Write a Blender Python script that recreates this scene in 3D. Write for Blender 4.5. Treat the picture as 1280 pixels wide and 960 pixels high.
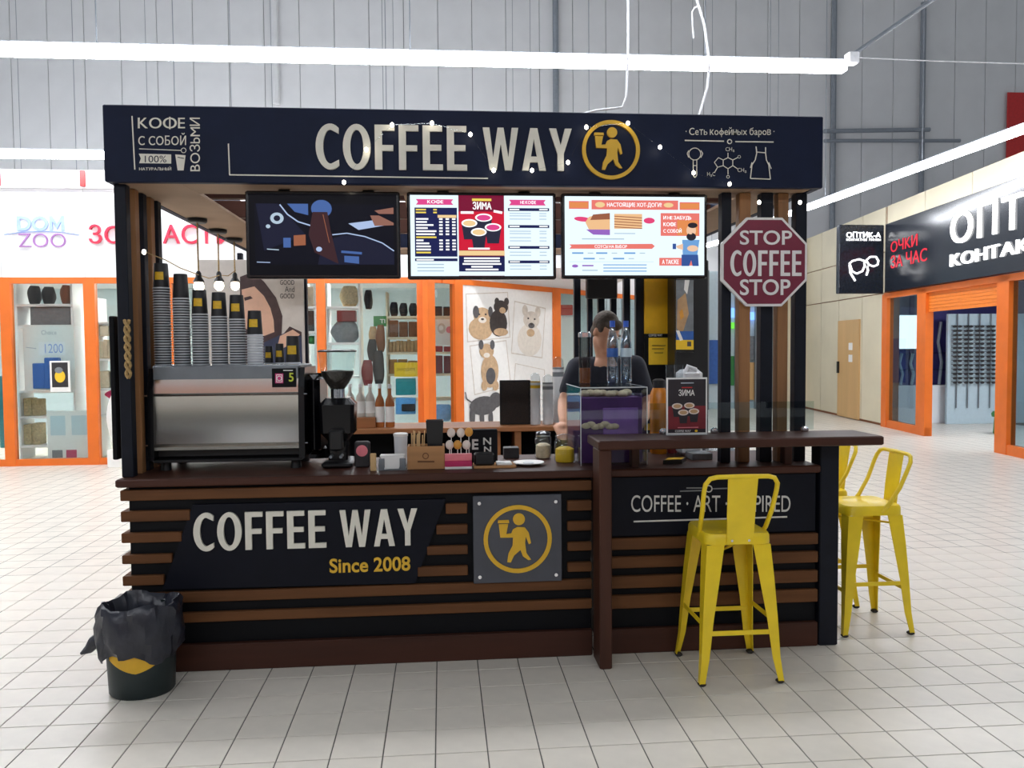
import bpy, math, random
from mathutils import Vector, Matrix
random.seed(7)
for _o in list(bpy.data.objects): bpy.data.objects.remove(_o)
S = bpy.context.scene
C = S.collection
PI = math.pi
# ---------------------------------------------------------------- camera
FPX, PITCH, YAW, ROLL, CH = 1017.7, -0.04427, 0.08543, -0.00801, 1.55
def _axes():
    cy, sy, cp, sp = math.cos(YAW), math.sin(YAW), math.cos(PITCH), math.sin(PITCH)
    fw = Vector((sy*cp, cy*cp, sp)); rt = Vector((cy, -sy, 0)); up = rt.cross(fw)
    cr, sr = math.cos(ROLL), math.sin(ROLL)
    return fw, rt*cr + up*sr, up*cr - rt*sr
FW, RT, UP = _axes()
EYE = Vector((0, 0, CH))
cam = bpy.data.cameras.new('camera'); camo = bpy.data.objects.new('camera', cam); C.objects.link(camo)
cam.sensor_width = 36; cam.lens = FPX/1280*36; cam.clip_start = .05; cam.clip_end = 200
M3 = Matrix((RT, UP, -FW)).transposed()
camo.matrix_world = Matrix.Translation(EYE) @ M3.to_4x4()
S.camera = camo
# ---------------------------------------------------------------- world and exposure
w = bpy.data.worlds.new('hall_ambient'); S.world = w; w.use_nodes = True
w.node_tree.nodes['Background'].inputs[0].default_value = (.86, .93, 1, 1)
w.node_tree.nodes['Background'].inputs[1].default_value = .22
S.view_settings.view_transform = 'Standard'; S.view_settings.look = 'None'
S.view_settings.exposure = 0.5; S.view_settings.gamma = 1; S.view_settings.use_curve_mapping = False
TUBE = 26.0       # radiance of the fluorescent tubes
# ---------------------------------------------------------------- pixel helpers (direction only; the plane gives the distance)
def ray(u, v): return FW + RT*((u-640)/FPX) + UP*((480-v)/FPX)
def P(u, v, Y):
    d = ray(u, v); return EYE + d*(Y/d.y)
def F(u, v, z=0.0):
    d = ray(u, v); return EYE + d*((z-CH)/d.z)
# ---------------------------------------------------------------- materials
def lin(c):
    f = lambda x: x/12.92 if x <= .04045 else ((x+.055)/1.055)**2.4
    return tuple(f(x/255) for x in c) + (1,)
MATS = {}
def mat(name, col, rough=.6, metal=0, var=.12, scale=18, emit=0, trans=0, kind=None, col2=None, spec=.5, bump=0, alpha=1):
    m = bpy.data.materials.new(name); m.use_nodes = True
    nt = m.node_tree; b = nt.nodes['Principled BSDF']; L = nt.links.new
    b.inputs['Roughness'].default_value = rough; b.inputs['Metallic'].default_value = metal
    b.inputs['Specular IOR Level'].default_value = spec
    c = lin(col)
    tc = nt.nodes.new('ShaderNodeTexCoord'); mp = nt.nodes.new('ShaderNodeMapping'); L(tc.outputs['Object'], mp.inputs[0])
    nz = nt.nodes.new('ShaderNodeTexNoise'); nz.inputs['Scale'].default_value = scale; nz.inputs['Detail'].default_value = 4
    L(mp.outputs[0], nz.inputs[0])
    if kind == 'woodx': mp.inputs['Scale'].default_value = (.12, 1.6, 1.6)
    if kind == 'woodz': mp.inputs['Scale'].default_value = (1.6, 1.6, .1)
    if kind == 'woody': mp.inputs['Scale'].default_value = (1.6, .12, 1.6)
    mx = nt.nodes.new('ShaderNodeMix'); mx.data_type = 'RGBA'
    k = 1-var
    mx.inputs[6].default_value = tuple(x*k for x in c[:3]) + (1,)
    mx.inputs[7].default_value = lin(col2) if col2 else tuple(min(1, x*(1+var)) for x in c[:3]) + (1,)
    rp = nt.nodes.new('ShaderNodeValToRGB'); rp.color_ramp.elements[0].position = .3; rp.color_ramp.elements[1].position = .7
    L(nz.outputs[0], rp.inputs[0]); L(rp.outputs[0], mx.inputs[0])
    if emit:
        b.inputs['Base Color'].default_value = (0.004, 0.004, 0.006, 1); b.inputs['Specular IOR Level'].default_value = .12
        b.inputs['Emission Color'].default_value = c; b.inputs['Emission Strength'].default_value = emit
    else:
        L(mx.outputs[2], b.inputs['Base Color'])
    if trans:
        b.inputs['Transmission Weight'].default_value = trans; b.inputs['IOR'].default_value = 1.1
    if bump:
        bp = nt.nodes.new('ShaderNodeBump'); bp.inputs['Strength'].default_value = bump; bp.inputs['Distance'].default_value = .01
        L(nz.outputs[0], bp.inputs['Height']); L(bp.outputs[0], b.inputs['Normal'])
    if alpha < 1: b.inputs['Alpha'].default_value = alpha
    MATS[name] = m
    return m
def glass(name, tint, gloss=.08, rough=.02):
    """clear sheet: mostly transparent with a faint glossy coat (true from every side)"""
    m = bpy.data.materials.new(name); m.use_nodes = True; nt = m.node_tree; nt.nodes.clear(); L = nt.links.new
    o = nt.nodes.new('ShaderNodeOutputMaterial'); t = nt.nodes.new('ShaderNodeBsdfTransparent'); g = nt.nodes.new('ShaderNodeBsdfGlossy')
    t.inputs[0].default_value = lin(tint); g.inputs['Roughness'].default_value = rough; g.inputs[0].default_value = (1, 1, 1, 1)
    lw = nt.nodes.new('ShaderNodeLayerWeight'); lw.inputs[0].default_value = .5
    pw = nt.nodes.new('ShaderNodeMath'); pw.operation = 'POWER'; pw.inputs[1].default_value = 4; L(lw.outputs['Facing'], pw.inputs[0])
    ad = nt.nodes.new('ShaderNodeMath'); ad.operation = 'MULTIPLY_ADD'; ad.inputs[1].default_value = .45; ad.inputs[2].default_value = gloss*.4; L(pw.outputs[0], ad.inputs[0])
    mx = nt.nodes.new('ShaderNodeMixShader'); L(ad.outputs[0], mx.inputs[0]); L(t.outputs[0], mx.inputs[1]); L(g.outputs[0], mx.inputs[2]); L(mx.outputs[0], o.inputs[0])
    MATS[name] = m; return m
def flat(name, col): return mat(name, col, .65, var=.04, scale=30)
def lit(name, col, e=1.0): return mat(name, col, .4, emit=e)
mat('tile', (222, 215, 203), .34, var=.07, scale=6, bump=.02)
mat('grout', (92, 90, 84), .9)
mat('white_panel', (210, 210, 211), .6, var=.05, scale=1.2)
mat('panel_joint', (120, 122, 124), .8)
mat('cream_panel', (216, 206, 180), .55, var=.05, scale=1.5)
mat('seam_brown', (140, 88, 58), .7)
mat('shop_white', (238, 238, 240), .5, var=.03, scale=1)
mat('orange', (228, 112, 30), .45, var=.08, scale=3)
mat('orange_shutter', (240, 130, 40), .45, var=.05)
mat('navy_board', (18, 27, 52), .55, spec=.2, var=.12, scale=9)
mat('counter_sign', (8, 11, 24), .55, spec=.2, var=.12, scale=9)
mat('black_panel', (6, 7, 12), .6, spec=.2, var=.15, scale=6)
mat('black_post', (14, 18, 30), .55, spec=.25, var=.15)
mat('black_gloss', (12, 12, 15), .22, var=.1)
mat('black_plastic', (17, 17, 19), .42, var=.15)
mat('slat_wood', (98, 62, 34), .6, spec=.25, var=.3, scale=9, kind='woodx')
mat('post_wood', (142, 98, 58), .55, var=.3, scale=9, kind='woodz')
mat('brown_board', (64, 34, 23), .5, spec=.3, var=.25, scale=8, kind='woodx')
mat('brown_board_z', (66, 37, 26), .5, spec=.3, var=.25, scale=8, kind='woodz')
mat('soffit', (158, 130, 106), .7, var=.1, scale=4)
mat('back_wood', (150, 96, 56), .5, var=.2, scale=8, kind='woodx')
mat('letter_cream', (226, 222, 208), .5, var=.04)
mat('letter_yellow', (224, 178, 46), .5, var=.05)
mat('logo_yellow', (224, 176, 40), .45, var=.05)
mat('plaque_grey', (72, 74, 82), .5, var=.12, scale=7)
mat('chalk', (214, 212, 206), .8, var=.1)
mat('chalk_grey', (120, 122, 124), .8, var=.1)
mat('chrome', (225, 226, 230), .12, metal=1, var=.03)
mat('steel', (200, 198, 192), .16, metal=1, var=.04, scale=3)
mat('steel_dull', (128, 134, 140), .38, metal=.7, var=.05)
mat('stool_yellow', (240, 208, 34), .34, var=.08, scale=7)
mat('rubber', (45, 40, 36), .8)
mat('sign_red', (118, 30, 56), .45, var=.08)
mat('sign_white', (232, 230, 228), .5, var=.03)
mat('cup_black', (26, 26, 30), .5, var=.1)
mat('cup_white', (214, 216, 218), .55, var=.03)
mat('cup_rim', (196, 199, 204), .5, var=.04)
mat('cup_label', (220, 176, 30), .5, var=.12, scale=60)
mat('bag_plastic', (38, 40, 50), .3, var=.25, scale=14, bump=.5)
mat('bin_green', (22, 36, 38), .45, var=.1)
mat('bin_yellow', (216, 168, 36), .5, var=.06)
mat('paper', (236, 234, 230), .7, var=.03)
mat('kraft', (176, 128, 82), .7, var=.15, scale=12, kind='woodx')
mat('stick', (206, 170, 120), .7)
mat('pink', (238, 130, 140), .6, var=.1); mat('magenta', (196, 40, 96), .55); mat('candy_amber', (214, 150, 60), .3); mat('candy_white', (222, 206, 196), .4)
mat('bean', (34, 22, 16), .5, var=.4, scale=90, bump=1)
mat('skin', (205, 152, 122), .5, var=.06, scale=9)
mat('hair', (74, 60, 48), .6, var=.3, scale=70, bump=.5)
mat('shirt', (28, 31, 44), .8, var=.12, scale=20)
mat('trousers', (30, 32, 40), .85)
mat('eye_white', (235, 232, 228), .3); mat('eye_dark', (30, 22, 18), .3); mat('lip', (170, 98, 88), .5)
mat('purple', (92, 48, 112), .4, var=.25, scale=8); mat('lilac', (150, 100, 180), .45, var=.2, scale=9)
mat('pastry', (226, 204, 168), .7, var=.25, scale=25, bump=.4)
mat('board_yellow', (236, 180, 20), .5, var=.05); mat('note_yellow', (240, 196, 40), .6, var=.04)
mat('red', (190, 36, 36), .5, var=.1); mat('dark_red', (122, 38, 40), .6, var=.1); mat('blue', (50, 96, 170), .5, var=.1); mat('teal', (40, 140, 150), .5, var=.1)
mat('sky_blue', (96, 160, 220), .5); mat('green', (60, 130, 70), .55, var=.1); mat('brown_goods', (128, 78, 48), .65, var=.15); mat('tan_goods', (188, 150, 108), .65, var=.12)
mat('beige_goods', (222, 206, 180), .65, var=.08); mat('dark_goods', (42, 38, 40), .6, var=.3, scale=25); mat('grey_goods', (120, 124, 128), .6, var=.15); mat('straw', (180, 160, 120), .8, var=.3, scale=40)
mat('orange_drink', (216, 130, 30), .25, var=.1); mat('syrup', (170, 100, 50), .2, var=.1); mat('clear_syrup', (206, 200, 190), .2, var=.05)
mat('cap_blue', (40, 90, 190), .4); mat('rope', (176, 146, 96), .9, var=.3, scale=80)
mat('door_tan', (206, 166, 112), .5, var=.08, scale=2, kind='woodz')
mat('violet_wall', (70, 62, 130), .6, var=.1); mat('shop_blue_white', (196, 214, 222), .5, var=.03); mat('pipe_grey', (128, 134, 142), .5, var=.08); mat('cable_white', (226, 228, 232), .5)
mat('sign_dark', (24, 30, 40), .18, var=.1)
mat('dog_grey', (86, 84, 86), .7, var=.15); mat('dog_tan', (196, 164, 128), .7, var=.15); mat('dog_white', (226, 218, 206), .7, var=.06); mat('dog_black', (60, 52, 50), .7, var=.2); mat('card_edge', (206, 196, 184), .7)
mat('hair_print', (66, 44, 46), .4, var=.2); mat('skin_print', (222, 176, 150), .4, var=.06); mat('poster_bg', (206, 198, 190), .3, var=.05); mat('shirt_print', (52, 58, 84), .4)
lit('tube_lit', (246, 249, 255), TUBE)
lit('bulb_lit', (255, 232, 200), 14)
lit('fairy_lit', (255, 246, 226), 9)
lit('optic_lamp', (240, 248, 255), 10)
lit('shop_lamp', (255, 246, 236), 30)
lit('letters_lit', (255, 255, 255), 3.0)
lit('lightbox', (250, 250, 255), 2.2)
lit('red_led', (230, 40, 60), .9)
lit('far_blue_lit', (120, 170, 255), 1.4); lit('far_green_lit', (120, 230, 80), .8)
for n, c, e in (('s_white', (222, 240, 250), 1.15), ('s_navy', (24, 30, 80), 1), ('s_pink', (222, 70, 140), 1), ('s_red', (206, 24, 54), 1), ('s_dred', (120, 14, 50), 1),
                ('s_yellow', (240, 214, 90), 1), ('s_cream', (240, 206, 150), 1), ('s_black', (6, 6, 14), .6), ('s_grey', (176, 196, 214), 1), ('s_cup', (40, 40, 60), 1),
                ('s_salmon', (232, 120, 110), 1), ('s_orange', (226, 140, 80), 1), ('s_bun', (238, 190, 140), 1), ('s_saus', (226, 70, 120), 1), ('s_purple', (150, 100, 190), 1),
                ('s_skin', (238, 196, 164), 1), ('s_denim', (110, 160, 214), 1), ('s_jeans', (52, 84, 150), 1), ('s_hair', (40, 36, 44), 1), ('s_print', (250, 252, 255), 1.2),
                ('s_night', (10, 11, 26), .7), ('s_drum', (26, 28, 50), .9), ('s_steel', (70, 100, 160), 1), ('s_bean', (62, 36, 40), .9), ('s_shine', (170, 190, 226), 1), ('s_copper', (160, 98, 70), .9), ('s_hand', (150, 104, 90), .9)):
    lit(n, c, e*.74)
glass('clear_glass', (236, 243, 243)); glass('acrylic', (236, 240, 242), .15); glass('smoke_glass', (196, 192, 190), .1); glass('bottle_pet', (222, 234, 244), .35, .05); glass('tint_glass', (200, 214, 220), .12)
# ---------------------------------------------------------------- mesh builder
ORG = {}
class MB:
    def __init__(s): s.v = []; s.f = []; s.m = []; s.cur = 0
    def add(s, vs, fs):
        n = len(s.v); s.v += [Vector(p) for p in vs]
        for f in fs: s.f.append([i+n for i in f]); s.m.append(s.cur)
        return s
    def hexa(s, p):   # p: 4 bottom (ccw from above) + 4 top
        return s.add(p, [(3, 2, 1, 0), (4, 5, 6, 7), (0, 1, 5, 4), (1, 2, 6, 5), (2, 3, 7, 6), (3, 0, 4, 7)])
    def box(s, x0, x1, y0, y1, z0, z1):
        return s.hexa([(x0, y0, z0), (x1, y0, z0), (x1, y1, z0), (x0, y1, z0), (x0, y0, z1), (x1, y0, z1), (x1, y1, z1), (x0, y1, z1)])
    def bbox(s, x0, x1, y0, y1, z0, z1, b=.006):   # box with chamfered edges
        if x1 < x0: x0, x1 = x1, x0
        b = min(b, (x1-x0)*.45, (y1-y0)*.45, (z1-z0)*.45)
        secs = []
        for z, i in ((z0, b), (z0+b, 0), (z1-b, 0), (z1, b)):
            X0, X1, Y0, Y1 = x0+i, x1-i, y0+i, y1-i
            secs.append([(X0+b, Y0, z), (X1-b, Y0, z), (X1, Y0+b, z), (X1, Y1-b, z), (X1-b, Y1, z), (X0+b, Y1, z), (X0, Y1-b, z), (X0, Y0+b, z)])
        return s.loft(secs)
    def loft(s, secs, cap=True):
        n = len(secs[0]); vs = [p for q in secs for p in q]; fs = []
        for k in range(len(secs)-1):
            for i in range(n):
                j = (i+1) % n; fs.append((k*n+i, k*n+j, (k+1)*n+j, (k+1)*n+i))
        if cap: fs.append(tuple(range(n))[::-1]); fs.append(tuple(range((len(secs)-1)*n, len(secs)*n)))
        return s.add(vs, fs)
    def lathe(s, c, prof, n=20, cap=True, sx=1, sy=1):   # prof: (r, z)
        c = Vector(c)
        return s.loft([[(c.x+r*sx*math.cos(2*PI*i/n), c.y+r*sy*math.sin(2*PI*i/n), c.z+z) for i in range(n)] for r, z in prof], cap)
    def tube(s, pts, r, n=8, closed=False):
        pts = [Vector(p) for p in pts]; secs = []; N = len(pts); prev = None
        for i, p in enumerate(pts):
            if closed: d = pts[(i+1) % N]-pts[i-1]
            else: d = pts[min(i+1, N-1)]-pts[max(i-1, 0)]
            d.normalize()
            a = prev - d*prev.dot(d) if prev else d.cross(Vector((0, 0, 1)) if abs(d.z) < .9 else Vector((1, 0, 0)))
            a.normalize(); prev = a; b = d.cross(a)
            rr = r[i] if isinstance(r, (list, tuple)) else r
            secs.append([p + a*rr*math.cos(2*PI*k/n) + b*rr*math.sin(2*PI*k/n) for k in range(n)])
        if closed: secs.append(secs[0]); return s.loft(secs, False)
        return s.loft(secs)
    def prism(s, poly, O, U, V, d):   # poly 2D in (U,V) from O, extruded by vector d (front face at O)
        O, U, V, d = Vector(O), Vector(U), Vector(V), Vector(d); n = len(poly)
        a = [O+U*x+V*y for x, y in poly]; b = [p+d for p in a]
        fs = [tuple(range(n)), tuple(range(n, 2*n))[::-1]] + [(i, i+n, (i+1) % n+n, (i+1) % n) for i in range(n)]
        return s.add(a+b, fs)
    def ring(s, O, U, V, d, r0, r1, n=40):
        O, U, V, d = Vector(O), Vector(U), Vector(V), Vector(d)
        cs = [(math.cos(2*PI*i/n), math.sin(2*PI*i/n)) for i in range(n)]
        L = [[O+U*x*r+V*y*r+e for x, y in cs] for r, e in ((r1, d*0), (r1, d), (r0, d), (r0, d*0), (r1, d*0))]
        return s.loft(L, False)
    def ellipsoid(s, c, rx, ry, rz, n=14, k=9, rot=None):
        c = Vector(c); secs = []
        for j in range(k+1):
            t = -PI/2 + PI*j/k; q = []
            for i in range(n):
                a = 2*PI*i/n; p = Vector((rx*math.cos(t)*math.cos(a), ry*math.cos(t)*math.sin(a), rz*math.sin(t)))
                q.append(c + (rot @ p if rot else p))
            secs.append(q)
        return s.loft(secs)
    def build(s, name, m, parent=None, smooth=False, kind=None, label=None):
        o0 = ORG.get(parent.name, Vector()) if parent else Vector()
        me = bpy.data.meshes.new(name); me.from_pydata([p-o0 for p in s.v], [], s.f)
        for x in (m if isinstance(m, (list, tuple)) else [m]): me.materials.append(MATS[x])
        if any(s.m): me.polygons.foreach_set('material_index', s.m)
        me.validate(); me.update()
        if smooth:
            me.polygons.foreach_set('use_smooth', [True]*len(me.polygons))
            try: me.set_sharp_from_angle(angle=math.radians(38))
            except Exception: pass
        o = bpy.data.objects.new(name, me); C.objects.link(o)
        if parent: o.parent = parent; ORG[o.name] = o0
        if kind: o['kind'] = kind
        if label: o['label'] = label
        return o
def tag(o, label, cat, group=None):
    o['label'] = label; o['category'] = cat
    if group: o['group'] = group
    return o
def thing(name, label, cat, loc=(0, 0, 0), group=None):
    o = bpy.data.objects.new(name, None); C.objects.link(o); o.empty_display_size = .05
    o.location = loc; ORG[o.name] = Vector(loc); return tag(o, label, cat, group)
def copy_tree(o, parent=None):
    c = o.copy(); C.objects.link(c); c.parent = parent
    ORG[c.name] = ORG.get(o.name, Vector())
    for ch in list(o.children): copy_tree(ch, c)
    return c
def structure(name, mb, m, **k):
    o = mb.build(name, m, None, **k); o['kind'] = 'structure'; return o
def sroot(name, loc=(0, 0, 0)):
    o = bpy.data.objects.new(name, None); C.objects.link(o); o.location = loc; ORG[o.name] = Vector(loc); o['kind'] = 'structure'; return o
# ---------------------------------------------------------------- lettering
_TC = {}
def cyr(s): return any(ord(c) > 0x3ff for c in s)
LOOK = dict(zip('АВЕКМНОРСТХаеорсху', 'ABEKMHOPCTXaeopcxy'))
_RAW = {}
def raw_text(s, bold, space):
    k = (s, bold, space)
    if k not in _RAW:
        cu = bpy.data.curves.new('t', 'FONT'); cu.body = s; cu.offset = bold; cu.resolution_u = 5; cu.space_character = space
        ob = bpy.data.objects.new('t', cu); C.objects.link(ob)
        dg = bpy.context.evaluated_depsgraph_get(); dg.update()
        me = bpy.data.meshes.new_from_object(ob.evaluated_get(dg))
        _RAW[k] = ([(v.co.x, v.co.y) for v in me.vertices], [list(p.vertices) for p in me.polygons])
        bpy.data.objects.remove(ob); bpy.data.curves.remove(cu); bpy.data.meshes.remove(me)
    return _RAW[k]
def glyph(c):
    """one character at x = 0; Cyrillic forms the built-in font fills badly are put together from sound ones"""
    def base(ch, sx=1.0, sy=1.0):
        vs, fs = raw_text(ch, 0.0, 1.0); x0 = min(v[0] for v in vs)
        return [((x-x0)*sx, y*sy) for x, y in vs], [list(f) for f in fs]
    def rect(vs, fs, x0, x1, y0, y1): n = len(vs); vs += [(x0, y0), (x1, y0), (x1, y1), (x0, y1)]; fs.append([n, n+1, n+2, n+3])
    if c in 'Фф':
        vs, fs = base('O' if c == 'Ф' else 'o', 1.12); w_ = max(v[0] for v in vs); y0, y1 = min(v[1] for v in vs), max(v[1] for v in vs); m, t, e = w_/2, .075, (.05 if c == 'Ф' else .2)
        for a_, b_ in ((y0-e, y0), (y0+t, y1-t), (y1, y1+e)): rect(vs, fs, m-.036, m+.036, a_, b_)
        return vs, fs
    if c in 'ЬьЫы':
        vs, fs = base('b', 1.0, 1.0 if c in 'ЬЫ' else .72)
        if c in 'Ыы': w_ = max(v[0] for v in vs); rect(vs, fs, w_+.08, w_+.15, 0, max(v[1] for v in vs))
        return vs, fs
    return base(LOOK.get(c, c))
def text_geo(s, bold=0.0, space=1.0):
    k = (s, bold, space)
    if k not in _TC:
        if any(c in 'ФфЬьЫы' for c in s):
            vs, fs, x = [], [], 0.0
            for c in s:
                if c == ' ': x += .22; continue
                gv, gf = glyph(c); n = len(vs); vs += [(p+x, q_) for p, q_ in gv]; fs += [[i+n for i in f] for f in gf]; x += max(p for p, _ in gv)+.085*space
        else: vs, fs = raw_text(''.join(LOOK.get(c, c) for c in s), 0.0 if cyr(s) else bold, space)
        xs = [v[0] for v in vs] or [0, 1]; ys = [v[1] for v in vs] or [0, 1]
        x0, x1, y0, y1 = min(xs), max(xs), min(ys), max(ys)
        _TC[k] = ([((x-x0)/max(x1-x0, 1e-6), (y-y0)/max(y1-y0, 1e-6)) for x, y in vs], fs)
    return _TC[k]
def put_text(mb, s, O, U, V, d=None, bold=0.0, space=1.0):
    """text filling the box O, O+U, O+V; d = depth vector (away from the reader) for raised letters"""
    vs, fs = text_geo(s, bold, space); O, U, V = Vector(O), Vector(U), Vector(V)
    a = [O+U*x+V*y for x, y in vs]
    if d is None:
        mb.add(a, fs)
        if cyr(s) and bold > .005:      # heavier strokes: a second pass shifted by a fraction of a letter
            e = U*(bold*1.3/max(len(s), 3)); nn = U.cross(V).normalized()*.0003; mb.add([p+e+nn for p in a], fs); mb.add([p-e+nn*2 for p in a], fs)
        return mb
    d = Vector(d); n = len(a); ec = {}
    for f in fs:
        for i in range(len(f)):
            e = (f[i], f[(i+1) % len(f)]); ec[e] = ec.get(e, 0)+1
    sides = [(e[1], e[0], e[0]+n, e[1]+n) for e in ec if (e[1], e[0]) not in ec]
    return mb.add(a+[p+d for p in a], fs + [tuple(i+n for i in f[::-1]) for f in fs] + sides)
def letters(s, O, U, V, d, m, parent, bold=0.0, space=1.0, name='letter'):
    """each letter of the word becomes a mesh of its own"""
    mb = MB(); put_text(mb, s, O, U, V, d, bold, space)
    par = list(range(len(mb.v)))
    def find(i):
        while par[i] != i: par[i] = par[par[i]]; i = par[i]
        return i
    for f in mb.f:
        for i in f[1:]: par[find(i)] = find(f[0])
    groups = {}
    for f in mb.f: groups.setdefault(find(f[0]), []).append(f)
    for g in groups.values():
        q = MB(); idx = sorted({i for f in g for i in f}); mp = {i: k for k, i in enumerate(idx)}
        q.add([mb.v[i] for i in idx], [[mp[i] for i in f] for f in g]); q.build(name, m, parent)
def _gl(ch):
    el = lambda cx, cy, rx, ry, a0, a1, n: [(cx+rx*math.cos(a0+(a1-a0)*i/n), cy+ry*math.sin(a0+(a1-a0)*i/n)) for i in range(n+1)]
    if ch == 'O': return .57, [], (el(.285, .5, .285, .51, 0, 2*PI, 36)[:-1], el(.285, .5, .135, .385, 0, 2*PI, 36)[:-1])
    if ch == 'C': return .47, [el(.3, .5, .3, .51, .95, 2*PI-.95, 26) + [(.47, .21)] + el(.3, .5, .148, .38, .95, 2*PI-.95, 26)[::-1][3:-3] + [(.47, .79)]], None
    t = {'F': (.41, [[(0, 0), (.15, 0), (.15, .42), (.38, .42), (.38, .55), (.15, .55), (.15, .87), (.41, .87), (.41, 1), (0, 1)]]),
         'E': (.42, [[(0, 0), (.42, 0), (.42, .13), (.15, .13), (.15, .44), (.39, .44), (.39, .57), (.15, .57), (.15, .87), (.41, .87), (.41, 1), (0, 1)]]),
         'W': (.84, [[(0, 1), (.155, 1), (.24, .3), (.35, 1), (.49, 1), (.6, .3), (.685, 1), (.84, 1), (.68, 0), (.52, 0), (.42, .62), (.32, 0), (.16, 0)][::-1]]),
         'A': (.57, [[(0, 0), (.155, 0), (.285, .74), (.285, 1), (.2, 1)], [(.57, 0), (.37, 1), (.2851, 1), (.2851, .74), (.415, 0)], [(.19, .2), (.38, .2), (.357, .33), (.213, .33)]]),
         'Y': (.54, [[(0, 1), (.165, 1), (.27, .6), (.375, 1), (.54, 1), (.345, .4), (.345, 0), (.195, 0), (.195, .4)][::-1]])}
    return t[ch] + (None,)
def block_word(s, O, U, V, d, m, parent, gap=.085):
    """heavy condensed capitals, one mesh for each letter"""
    O, U, V, d = Vector(O), Vector(U), Vector(V), Vector(d); W = sum(_gl(c)[0] for c in s) + gap*(len(s)-1); x = 0
    for c in s:
        w_, polys, hole = _gl(c); mb = MB(); Uu = U/W
        for p in polys: mb.prism(p, O+Uu*x, Uu, V, d)
        if hole:
            f = lambda pts, e: [O+Uu*(x+a)+V*b+e for a, b in pts]
            mb.loft([f(hole[0], d*0), f(hole[0], d), f(hole[1], d), f(hole[1], d*0), f(hole[0], d*0)], False)
        mb.build('letter', m, parent); x += w_+gap
class Print:
    """flat print: coloured shapes on a rectangle, (0,0) top left to (1,1) bottom right, thin layers"""
    def __init__(s, O, U, V, n): s.O, s.U, s.V, s.n = Vector(O), Vector(U), Vector(V), Vector(n); s.mb = MB(); s.ms = []; s.k = 0
    def _m(s, m):
        if m not in s.ms: s.ms.append(m)
        s.mb.cur = s.ms.index(m); s.k += 1
    def at(s, x, y): return s.O + s.U*x + s.V*y + s.n*(s.k*.00025)
    def poly(s, pts, m):
        s._m(m); s.mb.add([s.at(x, y) for x, y in pts][::-1], [tuple(range(len(pts)))]); return s
    def rect(s, x0, y0, x1, y1, m): return s.poly([(x0, y0), (x1, y0), (x1, y1), (x0, y1)], m)
    def ell(s, x, y, rx, ry, m, n=22, a=0):
        ca, sa = math.cos(a), math.sin(a); q = []
        for i in range(n):
            c, d = rx*math.cos(2*PI*i/n), ry*math.sin(2*PI*i/n); q.append((x+c*ca-d*sa, y+c*sa+d*ca))
        return s.poly(q, m)
    def line(s, pts, wd, m):
        s._m(m); asp = s.U.length/s.V.length
        for (x0, y0), (x1, y1) in zip(pts, pts[1:]):
            dx, dy = (x1-x0)*asp, y1-y0; l = math.hypot(dx, dy) or 1; nx, ny = -dy/l*wd/2/asp, dx/l*wd/2
            s.mb.add([s.at(x0+nx, y0+ny), s.at(x1+nx, y1+ny), s.at(x1-nx, y1-ny), s.at(x0-nx, y0-ny)], [(0, 1, 2, 3)])
        return s
    def text(s, t, x0, y0, x1, y1, m, bold=.01, space=1.0):
        s._m(m); put_text(s.mb, t, s.at(x0, y1), s.U*(x1-x0), s.V*(y0-y1), None, bold, space); return s
    def build(s, name, parent, label=None): return s.mb.build(name, s.ms, parent, label=label)
# ---------------------------------------------------------------- walls that do not run along the axes
class Wall:
    def __init__(s, A, B):
        s.A = Vector((A[0], A[1], 0)); d = Vector((B[0]-A[0], B[1]-A[1], 0)); s.L = d.length; s.d = d.normalized(); s.n = Vector((s.d.y, -s.d.x, 0))
    def pt(s, t, o, z): return s.A + s.d*t + s.n*o + Vector((0, 0, z))
    def px(s, u, v, o=0):
        r = ray(u, v); A = s.A + s.n*o
        k = (A-EYE).dot(s.n)/r.dot(s.n); q = EYE + r*k
        return (q-s.A).dot(s.d), q.z
    def box(s, mb, t0, t1, o0, o1, z0, z1):
        return mb.hexa([s.pt(t0, o0, z0), s.pt(t0, o1, z0), s.pt(t1, o1, z0), s.pt(t1, o0, z0), s.pt(t0, o0, z1), s.pt(t0, o1, z1), s.pt(t1, o1, z1), s.pt(t1, o0, z1)])
# ================================================================= SETTING
TS = .2
X0 = -1.0425 - 60*TS; Y0 = F(480, 863.75).y - 30*TS
def uvof(p):
    d = Vector(p)-EYE; z = d.dot(FW)
    return (640+FPX*d.dot(RT)/z, 480-FPX*d.dot(UP)/z) if z > .1 else (-9e3, 9e3)
fl = structure('floor', MB().box(-16, 14, -9, 24, -.12, -.003), 'grout')
g = .0025
tile_me = MB()
tile_me.loft([[(g, g, -.003), (TS-g, g, -.003), (TS-g, TS-g, -.003), (g, TS-g, -.003)], [(g, g, -.001), (TS-g, g, -.001), (TS-g, TS-g, -.001), (g, TS-g, -.001)],
              [(g+.001, g+.001, 0), (TS-g-.001, g+.001, 0), (TS-g-.001, TS-g-.001, 0), (g+.001, TS-g-.001, 0)]])
cells = []
for i in range(0, 120):
    for j in range(0, 125):
        x, y = X0+i*TS, Y0+j*TS
        if -12 < x < 12 and -4 < y < 22:
            u, v = uvof((x+TS/2, y+TS/2, 0)); under = (-1.5 < x < 1.85 and 4.0 < y < 6.8)
            cells.append((0 if (-20 < u < 1300 and v < 985 and not under) else 1, y*y+x*x*.3, x, y))
cells.sort()
t0 = None; rest = MB()
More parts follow.
